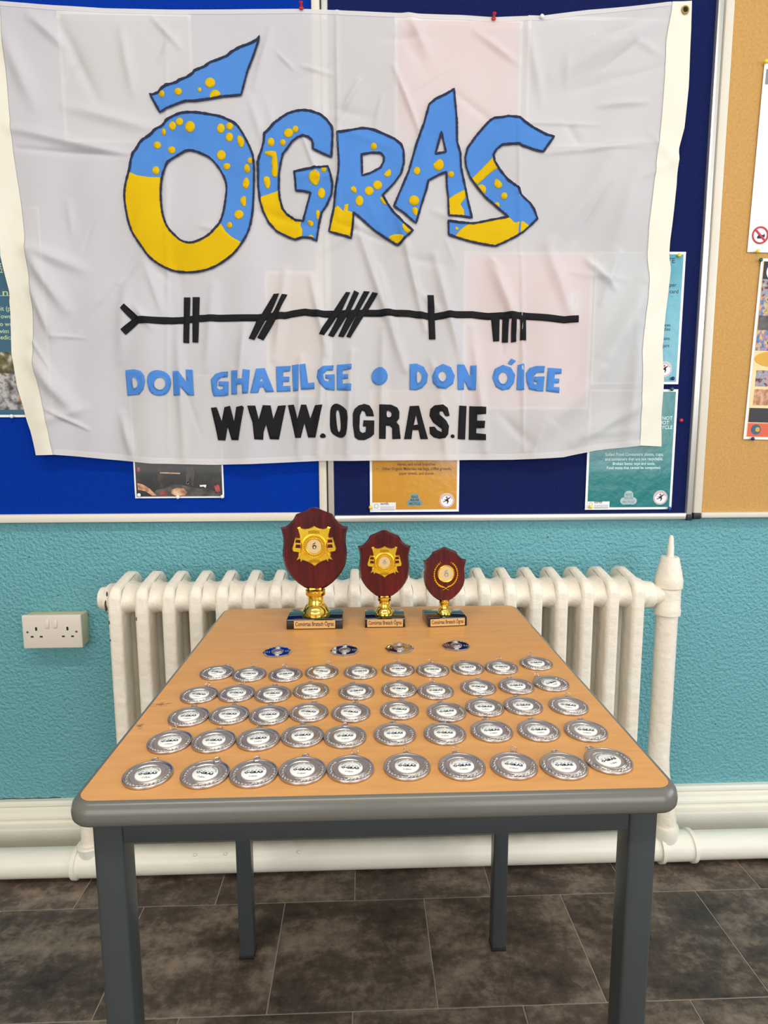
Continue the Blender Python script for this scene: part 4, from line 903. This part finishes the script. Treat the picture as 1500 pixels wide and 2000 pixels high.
# old scuffs near the left edge
for (u_, v_, n_, sp_) in ((312, 1377, 26, .011), (272, 1417, 12, .006)):
    bm = bmesh.new(); p = at_z(u_, v_, HT)
    for _ in range(n_):
        x, y = p.x-TX+rnd.gauss(0, sp_*.5), p.y-(TYF+TYB)/2+rnd.gauss(0, sp_*.5); a, l, w_ = rnd.uniform(.2, .7), rnd.uniform(.001, .004), rnd.uniform(.0003, .0009)
        d, e = Vector((math.cos(a), math.sin(a), 0)), Vector((-math.sin(a), math.cos(a), 0)); c = Vector((x, y, HT+.00012))
        bm.faces.new([bm.verts.new(v__) for v__ in (c-d*l, c-e*w_, c+d*l, c+e*w_)])
    o = link('scuff_marks', bmesh_to('scuff_marks', bm), tab, M['scuff']); o['kind'] = 'stuff'
# moulded lip all the way round
lipprof = [(0.0, -.0002), (.0015, -.0003), (.0048, -.0022), (.0080, -.0066), (.0094, -.012), (.0096, -.016), (.0090, -.0203), (.0068, -.0236), (.0030, -.0248), (-.012, -.0248), (-.012, -.0175)]
bm = bmesh.new(); rings = []
for d, dz in lipprof:
    rings.append([bm.verts.new((x, y, HT+dz)) for x, y in rrect(TW2+d, TD2+d, .016+max(d, -.01))])
for a, b in zip(rings, rings[1:]):
    for i in range(len(a)):
        k = (i+1) % len(a); bm.faces.new((a[i], b[i], b[k], a[k]))
link('moulded_edge', bmesh_to('moulded_edge', bm, R(45)), tab, M['pu_edge'])
LG = .0295; LXO = .2870; LYF = -TD2+.0055; LYB = TD2-.1035
LYB = (-.4085+LG)-(TYF+TYB)/2   # rear face of the back legs
for sx in (-1, 1):
    for (y0, y1) in ((LYF, LYF+LG), (LYB-LG, LYB)):
        xo = LXO if y0 < 0 else .2752
        x0, x1 = (sx*xo, sx*(xo-LG)) if sx < 0 else (sx*(xo-LG), sx*xo)
        lo = box('leg', x0, x1, y0, y1, .006, HT-.025, M['grey_steel'], tab, .0035, 3)
        box('foot_cap', x0-.0004, x1+.0004, y0-.0004, y1+.0004, 0, .0075, M['black_plastic'], lo, .001)
        if y0 < 0:
            xi = sx*(xo-LG-.0005)
            tube('weld_seam', [(xi, y0+.004, HT-.027-.026*k/8+.0002*(-1)**k) for k in range(9)], [.0011+.0005*(k % 2) for k in range(9)], M['grey_steel'], lo, 6)
AZ0, AZ1 = .6580, HT-.0251
box('apron_rail', -LXO+LG, LXO-LG, LYF+.0015, LYF+.0245, AZ0, AZ1, M['grey_steel'], tab, .002)
box('apron_rail', -.2752+LG, .2752-LG, LYB-.0255, LYB-.002, AZ0, AZ1, M['grey_steel'], tab, .002)
for sx in (-1, 1):
    xm = sx*(LXO+.2752)/2
    box('apron_rail', min(xm-sx*.004, xm-sx*.026), max(xm-sx*.004, xm-sx*.026), LYF+LG, LYB-LG, AZ0, AZ1, M['grey_steel'], tab, .002)

# ------------------------------------------------------------------ trophies
SH = [(0, 1.0), (.09, .994), (.19, .972), (.33, .948), (.535, .917), (.60, .868), (.72, .812), (.85, .772), (.995, .762), (.955, .707), (.925, .645), (.918, .585), (.935, .52), (.955, .44), (.935, .365), (.89, .292), (.80, .22), (.67, .148), (.50, .080), (.33, .030), (.18, .004), (0, 0)]
SHO = SH+[(-x, y) for x, y in SH[-2:0:-1]]
def mini_o(parent, name, x, z, s, y, m):
    """the small O with its accent, as printed on the centre discs"""
    o = circle2(.42*s, 22, x+.04*s, z-.12*s, .44*s); h = circle2(.24*s, 18, x+.06*s, z-.20*s, .24*s)
    q = prism(name, o, y-.0002, y, m, parent, [h])
    prism(name+'_accent', [(x-.35*s, z+.42*s), (x+.28*s, z+.86*s), (x+.2*s, z+.55*s), (x-.28*s, z+.32*s)], y-.0002, y, m, parent)
    return q
def trophy(label, loc, rz, bw, bd, bh, colh, sw, sh, style):
    t = empty('shield_trophy', loc, rz); tag(t, label, 'trophy')
    # base with its plaque
    box('base', -bw/2, bw/2, -bd/2, bd/2, 0, bh, M['marble'], t, .0012)
    pw, ph = bw*(.735 if style == 1 else .88), bh*.80
    pq = box('plaque', -pw/2, pw/2, -bd/2-.0009, -bd/2, bh*.10, bh*.10+ph, M['plaque'], t, .0002, 1)
    bm = bmesh.new(); wall_text(bm, 'Comórtas Bratach Ógras', 0, bh*.36, -bd/2-.0011, ph*.66, pw*.93, .014, 'CENTER', sk=1.12)
    link('engraved_lettering', bmesh_to('engraved_lettering', bm), pq, M['print_brown'])
    k = colh/.052
    lathe('column', [(r*k, bh+z*k) for r, z in ((.0275, 0), (.0282, .0012), (.0282, .0065), (.0262, .0085), (.0240, .0125), (.0190, .0195), (.0172, .0205), (.0172, .0225), (.0160, .0270), (.0152, .0330), (.0152, .0375), (.0186, .0392), (.0194, .0410), (.0194, .0488), (.0184, .0500), (.010, .0512))], M['gold_pol'], t, 36, ang=28)
    z0 = bh+colh-.002; hw = sw/2
    pts = [(x*hw, z0+y*sh) for x, y in SHO]
    prism('shield', pts, -.009, .006, M['wood'], t, bev=.007, inset=.935, cen=(0, z0+sh*.52))
    box('shield_socket', -.012*k, .012*k, -.006, .005, z0-.002, z0+.004, M['gold_pol'], t, .001)
    yf = -.009
    if style == 3:
        cz = z0+sh*.535; s = hw/278.0
        em = lathe('emblem', [(.0005, -.0035), (95*s, -.0035), (103*s, -.0045), (110*s, -.0035), (112*s, 0)], M['gold'], t, 40, 'y', (0, yf, cz))
        lathe('centre_disc', [(.0003, -.0039), (92*s, -.0039), (92*s, -.003)], M['gold_satin'], em, 32, 'y', (0, yf, cz))
        mini_o(em, 'printed_letter', 0, cz, 66*s, yf-.0040, M['p_grey'])
        for sg in (-1, 1):
            bm = bmesh.new(); stemp = []
            for i in range(15):
                a = R(262-i*11.0) ; rx, rz_ = 150*s, 170*s
                p = Vector((sg*-rx*math.cos(a)*-1, 0, 0)); 
                ang = R(-82+i*10.0); c = Vector((sg*rx*math.cos(ang), yf-.0018, cz-8*s+rz_*math.sin(ang)*(.98)))
                stemp.append(c)
                tg = Vector((-sg*rx*math.sin(ang), 0, rz_*math.cos(ang))).normalized(); nn = Vector((sg*math.cos(ang), 0, math.sin(ang)))
                for side in (-1, 1):
                    d = (tg*1.0+nn*side*.55).normalized(); e = Vector((-d.z, 0, d.x)); L_ = 36*s*(1-.02*i); w_ = 12*s
                    b0, tip = c, c+d*L_
                    mid = c+d*L_*.5
                    q = [bm.verts.new(v_) for v_ in (b0+Vector((0, .0012, 0)), mid+e*w_+Vector((0, .0012, 0)), tip+Vector((0, .001, 0)), mid-e*w_+Vector((0, .0012, 0)), mid+Vector((0, -.0022, 0)))]
                    for i0, i1 in ((0, 1), (1, 2), (2, 3), (3, 0)): bm.faces.new((q[i0], q[i1], q[4]))
            add_tube(bm, [Vector((-sg*40*s, yf-.001, cz-215*s)), Vector((0, yf-.002, cz-190*s))]+stemp, 4.5*s, 6)
            link('laurel_branch', bmesh_to('laurel_branch', bm, R(20)), em, M['gold'])
        return t
    s = hw/540.0; cz = z0+sh*.545
    sh_pts = [(0, 322), (35, 300), (80, 280), (140, 272), (190, 288), (222, 312), (262, 296), (252, 250), (232, 180), (228, 100), (240, 20), (250, -60), (262, -150), (240, -215), (170, -235), (100, -262), (50, -290), (15, -322)]
    sp = [(x*s, cz+y*s) for x, y in sh_pts]+[(-x*s, cz+y*s) for x, y in sh_pts[::-1][:-1]]
    em = prism('emblem', sp, yf-.0026, yf, M['gold'], t, bev=.0016, inset=.95, cen=(0, cz))
    for sg in (-1, 1):
        rb = [(190, 128), (300, 138), (352, -42), (338, -88), (205, -110)]
        o = prism('ribbon_scroll', [(sg*x*s, cz+y*s) for x, y in rb][::sg], yf-.0052, yf+.0002, M['gold'], em, bev=.0028, inset=.86)
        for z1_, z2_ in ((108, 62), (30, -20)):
            prism('ribbon_fold_reflection', [(sg*x*s, cz+y*s) for x, y in ((215, z1_), (285, z1_+4), (296, z2_), (212, z2_-6))][::sg], yf-.0056, yf-.0048, M['wood'], em, bev=.0004, inset=.9)  # dark reflections in the ribbon folds, set in as wood-coloured pieces
        for tl in ([(200, -70), (245, -150), (292, -232), (262, -222), (228, -190), (180, -90)], [(190, -80), (215, -160), (222, -268), (196, -235), (165, -120)]):
            prism('ribbon_tail', [(sg*x*s, cz+y*s) for x, y in tl][::sg], yf-.0040, yf, M['gold'], em, bev=.002, inset=.8)
    lathe('wreath_ring', [(118*s, -.0030), (120*s, -.0052), (128*s, -.0056), (134*s, -.0040), (176*s, -.0040), (184*s, -.0058), (194*s, -.0056), (200*s, -.0030), (201*s, 0)], M['gold'], em, 48, 'y', (0, yf, cz))
    bm = bmesh.new()
    for i in range(34):
        a = 2*math.pi*i/34; c = Vector((155*s*math.cos(a), yf-.0040, cz+155*s*math.sin(a))); rd = Vector((math.cos(a), 0, math.sin(a))); tg = Vector((-rd.z, 0, rd.x))
        d = (rd+tg*.55*(1 if math.cos(a) < 0 else -1)).normalized(); e = Vector((-d.z, 0, d.x))
        q = [bm.verts.new(v_) for v_ in (c-d*21*s, c+e*7*s, c+d*21*s, c-e*7*s, c+Vector((0, -.0020, 0)))]
        for i0, i1 in ((0, 1), (1, 2), (2, 3), (3, 0)): bm.faces.new((q[i0], q[i1], q[4]))
    link('wreath_leaves', bmesh_to('wreath_leaves', bm), em, M['gold_dark'])['kind'] = 'stuff'
    for zz in (235, -235):
        bm = bmesh.new()
        for i in range(11): add_box(bm, (-84+i*16)*s, (-77+i*16)*s, yf-.0034, yf-.0024, cz+(zz-32)*s, cz+(zz+26-abs(i-5)*3)*s)
        link('ray_ridges', bmesh_to('ray_ridges', bm), em, M['gold_dark'])['kind'] = 'stuff'
    lathe('centre_disc', [(.0003, -.0044), (116*s, -.0044), (118*s, -.0036), (118*s, -.002)], M['gold_satin'], em, 36, 'y', (0, yf, cz))
    mini_o(em, 'printed_letter', 0, cz, 78*s, yf-.0045, M['ink'] if style == 1 else M['p_grey'])
    return t
trophy('tallest shield trophy, mahogany shield with gold ribbon emblem, leftmost on the table', (-.1072, -.4085, HT), 0, .1035, .068, .0190, .0500, .1265, .1560, 1)
trophy('middle-sized shield trophy, mahogany shield with gold ribbon emblem, centre of the three', (.0233, -.4085, HT), 0, .0755, .060, .0180, .0345, .1003, .1290, 2)
trophy('smallest shield trophy, mahogany shield with gold laurel emblem, rightmost on the table', (.1380, -.4075, HT), R(5), .0745, .059, .0170, .0265, .0830, .1035, 3)

# ------------------------------------------------------------------ medals
MR = .0253
def medal_parts():
    P = {}
    me = []
    bm = bmesh.new()
    add_lathe(bm, [(MR*.96, 0), (MR, .0006), (MR, .0026), (MR*.985, .0032), (MR*.955, .0034), (MR*.93, .0030), (MR*.90, .0023), (MR*.74, .0023), (MR*.70, .0026), (MR*.66, .0024), (MR*.56, .0022), (.0005, .0022)], 48)
    P['disc'] = (bmesh_to('disc', bm, R(50)), M['silver'], 'disc')
    bm = bmesh.new()   # laurel relief in the lower half of the rim
    for i in range(40):
        a = R(-205+i*230/39.0); ro = (.80, .86)[i % 2]; c = Vector((MR*ro*math.cos(a), MR*ro*math.sin(a), .0023))
        tg = Vector((-math.sin(a), math.cos(a), 0)); rd = Vector((math.cos(a), math.sin(a), 0)); sg = 1 if a > -math.pi/2 else -1
        d = (tg*sg+rd*(.6 if i % 2 else -.5)).normalized(); e = Vector((-d.y, d.x, 0)); L_, w_ = .0022, .0009
        q = [bm.verts.new(v_) for v_ in (c-d*L_, c+e*w_, c+d*L_, c-e*w_, c+Vector((0, 0, .0011)))]
        for i0, i1 in ((0, 1), (1, 2), (2, 3), (3, 0)): bm.faces.new((q[i0], q[i1], q[4]))
    P['wreath'] = (bmesh_to('laurel_relief', bm, R(10)), M['silver_relief'], 'laurel_relief')
    bm = bmesh.new()   # swirl bands around the label
    for (a0, a1, r0, wd, hgt) in ((-120, 40, .655, .0022, .0012), (-95, 15, .72, .0016, .0009), (60, 170, .64, .0018, .0009), (150, 235, .68, .0016, .0008)):
        n = 18; prev = None
        for k in range(n+1):
            a = R(a0+(a1-a0)*k/n); w_ = wd*math.sin(math.pi*k/n)+.0001; r = MR*r0+.0016*k/n
            rd = Vector((math.cos(a), math.sin(a), 0)); c = rd*r+Vector((0, 0, .0023))
            cur = [bm.verts.new(c-rd*w_*.5), bm.verts.new(c+Vector((0, 0, hgt*math.sin(math.pi*k/n)))), bm.verts.new(c+rd*w_*.5)]
            if prev:
                for j in range(2): bm.faces.new((prev[j], prev[j+1], cur[j+1], cur[j]))
            prev = cur
    P['swirl'] = (bmesh_to('swirl_relief', bm, R(40)), M['silver_relief'], 'swirl_relief')
    bm = bmesh.new(); add_lathe(bm, [(.0130, .0018), (.0130, .0030), (.0127, .0032), (.0004, .00325)], 36)
    P['label'] = (bmesh_to('centre_label', bm, R(50)), M['sticker'], 'centre_label')
    bm = bmesh.new()
    def flat_text(body, x, y, size, width, bold, z=.00338):
        V, Fc = text2d(body, size, 'CENTER', bold, 1); k = width/(max(p[0] for p in V)-min(p[0] for p in V))
        vs = [bm.verts.new((x+p[0]*k, y+p[1], z)) for p in V]
        for f in Fc:
            try: bm.faces.new([vs[i] for i in f])
            except ValueError: pass
    flat_text('OGRAS', 0, -.0024, .0054, .0198, .05)
    flat_text('ÓGRAS', 0, -.0092, .0040, .0090, .0)
    arc = 'COMÓRTAS BRATACH'
    for i, ch in enumerate(arc):
        if ch == ' ': continue
        V, Fc = text2d(ch, .0030, 'CENTER', .0, 1); a = R(160-i*140/(len(arc)-1)); ca, sa = math.cos(a-math.pi/2), math.sin(a-math.pi/2)
        vs = [bm.verts.new((.0101*math.cos(a)+p[0]*ca-p[1]*sa, .0101*math.sin(a)+p[0]*sa+p[1]*ca, .00338)) for p in V]
        for f in Fc:
            try: bm.faces.new([vs[j] for j in f])
            except ValueError: pass
    P['print'] = (bmesh_to('label_print', bm), M['ink'], 'label_print')
    bm = bmesh.new()   # blue pieces of the printed word
    for x, w_ in ((-.0062, .0026), (-.0018, .0020), (.0022, .0018), (.0064, .0030)):
        add_box(bm, x-w_/2, x+w_/2, .0026, .0037, .0030, .00336)
    P['blue'] = (bmesh_to('label_print_blue', bm), M['ink_blue'], 'blue_print')
    bm = bmesh.new(); add_box(bm, -.0036, .0036, MR-.0012, MR+.0030, .0008, .0030, .0007); add_lathe(bm, [(.0012, .0006), (.0019, .0008), (.0019, .0032), (.0012, .0034)], 12, 'z', (0, MR+.0018, 0))
    P['lug'] = (bmesh_to('lug', bm, R(40)), M['silver'], 'lug')
    bm = bmesh.new(); add_tube(bm, [(.0036*math.cos(2*math.pi*k/20), .0036*math.sin(2*math.pi*k/20), 0) for k in range(20)], .00042, 6, True)
    P['ring'] = (bmesh_to('ring', bm, R(60)), M['mirror'], 'split_ring')
    for me_, m_, n_ in P.values(): me_.materials.append(m_)
    return P
MP = medal_parts()
M['ring_metal'] = M['brass']
proto = empty('silver_medal', (0, 0, 0))
for k in ('disc', 'wreath', 'swirl', 'label', 'lug', 'ring'):
    o = link(MP[k][2], MP[k][0], proto)
    if k == 'label':
        link(MP['print'][2], MP['print'][0], o); link(MP['blue'][2], MP['blue'][0], o)
def copy_tree(o, parent=None):
    c = o.copy(); COL.objects.link(c)
    if parent is not None: c.parent = parent
    for ch in list(o.children): copy_tree(ch, c)
    return c
c2, c3, c4 = (220, 1230), (500, 1230), (850, 1230)
def C(o, a, b): return (o[0]+a/3.75, o[1]+b/3.75)
ROWS = [
 ('front row', [((289, 1513), C(c2, 315, 940)), ((400.7, 1512), C(c2, 785, 940)), ((495.7, 1510.5), C(c2, 1060, 930)), ((590.5, 1505), C(c3, 365, 912)), ((684.3, 1501.7), C(c3, 730, 890)), ((795, 1497.3), C(c3, 1100, 880)), ((902, 1497), C(c4, 135, 875)), ((1003.3, 1495.5), C(c4, 575, 870)), ((1101, 1496), C(c4, 870, 880)), ((1188, 1486), C(c4, 1125, 860))], 'FLLFSSSTFF'),
 ('second row from the front', [((331.7, 1449), C(c2, 460, 705)), ((417.7, 1447.6), C(c2, 795, 708)), ((504.6, 1444), C(c2, 1080, 690)), ((591, 1437.7), C(c3, 345, 682)), ((674, 1439), C(c3, 650, 682)), ((771, 1434), C(c3, 1000, 662)), ((868.7, 1433), C(c4, 60, 668)), ((960, 1428), C(c4, 350, 640)), ((1051.7, 1427), C(c4, 695, 640)), ((1144, 1427.6), C(c4, 1060, 633))], 'SFSFLFFSFF'),
 ('middle row', [((368.6, 1400), C(c2, 600, 550)), ((448, 1396.4), C(c2, 910, 525)), ((525.6, 1397.5), C(c2, 1160, 545)), ((603, 1391.6), C(c3, 435, 515)), ((685.4, 1392), C(c3, 740, 515)), ((780, 1387), C(c3, 1065, 515)), ((872, 1391), C(c3, 1345, 520)), ((946.4, 1382), C(c4, 330, 485)), ((1021.5, 1379), C(c4, 590, 480)), ((1110, 1379), C(c4, 965, 468))], 'FTFFSFFFFT'),
 ('fourth row from the front', [((389, 1357.5), C(c2, 710, 402)), ((462, 1355), C(c2, 955, 385)), ((533, 1356), C(c2, 1190, 402)), ((607.5, 1349), C(c3, 395, 365)), ((696, 1351), C(c3, 705, 385)), ((779.5, 1347), C(c3, 1050, 357)), ((851, 1350), C(c3, 1285, 370)), ((934, 1343), C(c4, 315, 358)), ((1008, 1340.4), C(c4, 540, 345)), ((1076, 1335), C(c4, 712, 330))], 'TSFSFFTFFS'),
 ('rear row of round medals', [((424, 1314), C(c2, 845, 258)), ((487, 1317.5), C(c2, 1040, 250)), ((557.6, 1318), C(c2, 1260, 258)), ((628.5, 1312.6), C(c3, 540, 237)), ((704, 1312.6), C(c3, 750, 243)), ((777.6, 1308), C(c3, 1030, 220)), ((845, 1309), C(c3, 1275, 220)), ((913, 1305), C(c4, 200, 222)), ((979, 1304), C(c4, 462, 208)), ((1047, 1296), C(c4, 675, 180))], 'FSTTFSTFSS')]
ORD = ['leftmost', 'second from the left', 'third from the left', 'fourth from the left', 'fifth from the left', 'fifth from the right', 'fourth from the right', 'third from the right', 'second from the right', 'rightmost']
RING = {'F': 'flat', 'L': 'folded', 'S': 'upright', 'T': 'tilted'}
first = True
for rname, items, flags in ROWS:
    for i, ((u, v), lp) in enumerate(items):
        p = at_z(u, v-.5, HT+.002); q = at_z(lp[0], lp[1], HT+.002)
        d = Vector((q.x-p.x, q.y-p.y)); rz = math.atan2(d.y, d.x)-math.pi/2
        rz = max(-.75, min(.75, rz))
        m_ = proto if first else copy_tree(proto); first = False
        m_.location = (p.x, p.y, HT+.0001); m_.rotation_euler = (0, 0, rz)
        fl_ = flags[i]
        tag(m_, 'silver medal with %s ring, %s in the %s' % (RING[fl_], ORD[i], rname), 'medal', 'round silver medals laid in five rows')
        rg = [c for c in m_.children if c.name.startswith('split_ring')][0]
        jr = rnd.uniform(-.25, .25)
        if fl_ == 'F': rg.location = (0, MR+.0048, .0022); rg.rotation_euler = (R(-14), jr*.3, 0)
        elif fl_ == 'L': rg.location = (.0004, MR-.0012, .0042); rg.rotation_euler = (R(8), jr*.3, 0)
        elif fl_ == 'S': rg.location = (jr*.004, MR+.0030, .0052); rg.rotation_euler = (R(66), 0, jr)
        else: rg.location = (jr*.006, MR+.0040, .0040); rg.rotation_euler = (R(38), R(18)*(1 if i % 2 else -1), jr)

# four smaller star-shaped badges behind them
def badge_parts(root):
    BR = .0240
    def star(r0, r1, n=8): return [((r0 if k % 2 == 0 else r1)*math.cos(math.pi*k/n), (r0 if k % 2 == 0 else r1)*math.sin(math.pi*k/n)) for k in range(2*n)]
    o2 = star(BR, BR*.935)
    bm = bmesh.new(); lo = [bm.verts.new((x, y, 0)) for x, y in o2]; hi = [bm.verts.new((x, y, .0022)) for x, y in o2]; h2 = [bm.verts.new((x*.95, y*.95, .0030)) for x, y in o2]; h3 = [bm.verts.new((x*.90, y*.90, .0024)) for x, y in o2]
    bm.faces.new(lo[::-1]); bm.faces.new(h3)
    for a, b in ((lo, hi), (hi, h2), (h2, h3)):
        for i in range(16): bm.faces.new((a[i], a[(i+1) % 16], b[(i+1) % 16], b[i]))
    link('star_plate', bmesh_to('star_plate', bm, R(20)), root, M['mirror'])
    lathe('centre_boss', [(.0098, .0020), (.0100, .0032), (.0088, .0042), (.0080, .0034), (.0070, .0034), (.0064, .0044), (.0004, .0048)], M['silver'], root, 32)
    for k in range(4):
        a = math.pi/2*k; bm = bmesh.new()
        for (r, w_, h_) in ((.0135, .0070, .0042), (.0170, .0095, .0046), (.0205, .0070, .0042)):
            c = Vector((r*math.cos(a), r*math.sin(a), .0022)); rd = Vector((math.cos(a), math.sin(a), 0)); tg = Vector((-math.sin(a), math.cos(a), 0))
            q = [bm.verts.new(c+rd*.0021), bm.verts.new(c+tg*w_*.5), bm.verts.new(c-rd*.0021), bm.verts.new(c-tg*w_*.5), bm.verts.new(c+Vector((0, 0, h_-.0022)))]
            for i0, i1 in ((0, 1), (1, 2), (2, 3), (3, 0)): bm.faces.new((q[i0], q[i1], q[4]))
        link('scroll_relief', bmesh_to('scroll_relief', bm, R(15)), root, M['silver_relief'])
    bm = bmesh.new(); add_box(bm, -.003, .003, BR-.002, BR+.0022, .0006, .0030, .0006); link('lug', bmesh_to('lug', bm, R(40)), root, M['silver'])
bp = empty('star_badge', (0, 0, 0)); badge_parts(bp)
for i, ((u, v), rz) in enumerate((((542, 1273), .1), ((673, 1270), .0), ((780, 1266), -.05), ((891, 1261), -.1))):
    o = bp if i == 0 else copy_tree(bp)
    p = at_z(u, v, HT+.002); o.location = (p.x, p.y, HT+.0001); o.rotation_euler = (0, 0, rz)
    tag(o, 'small star-shaped silver medal in the short rear row, %s of the four' % ('leftmost', 'second from the left', 'second from the right', 'rightmost')[i], 'medal', 'star-shaped silver medals behind the round ones')
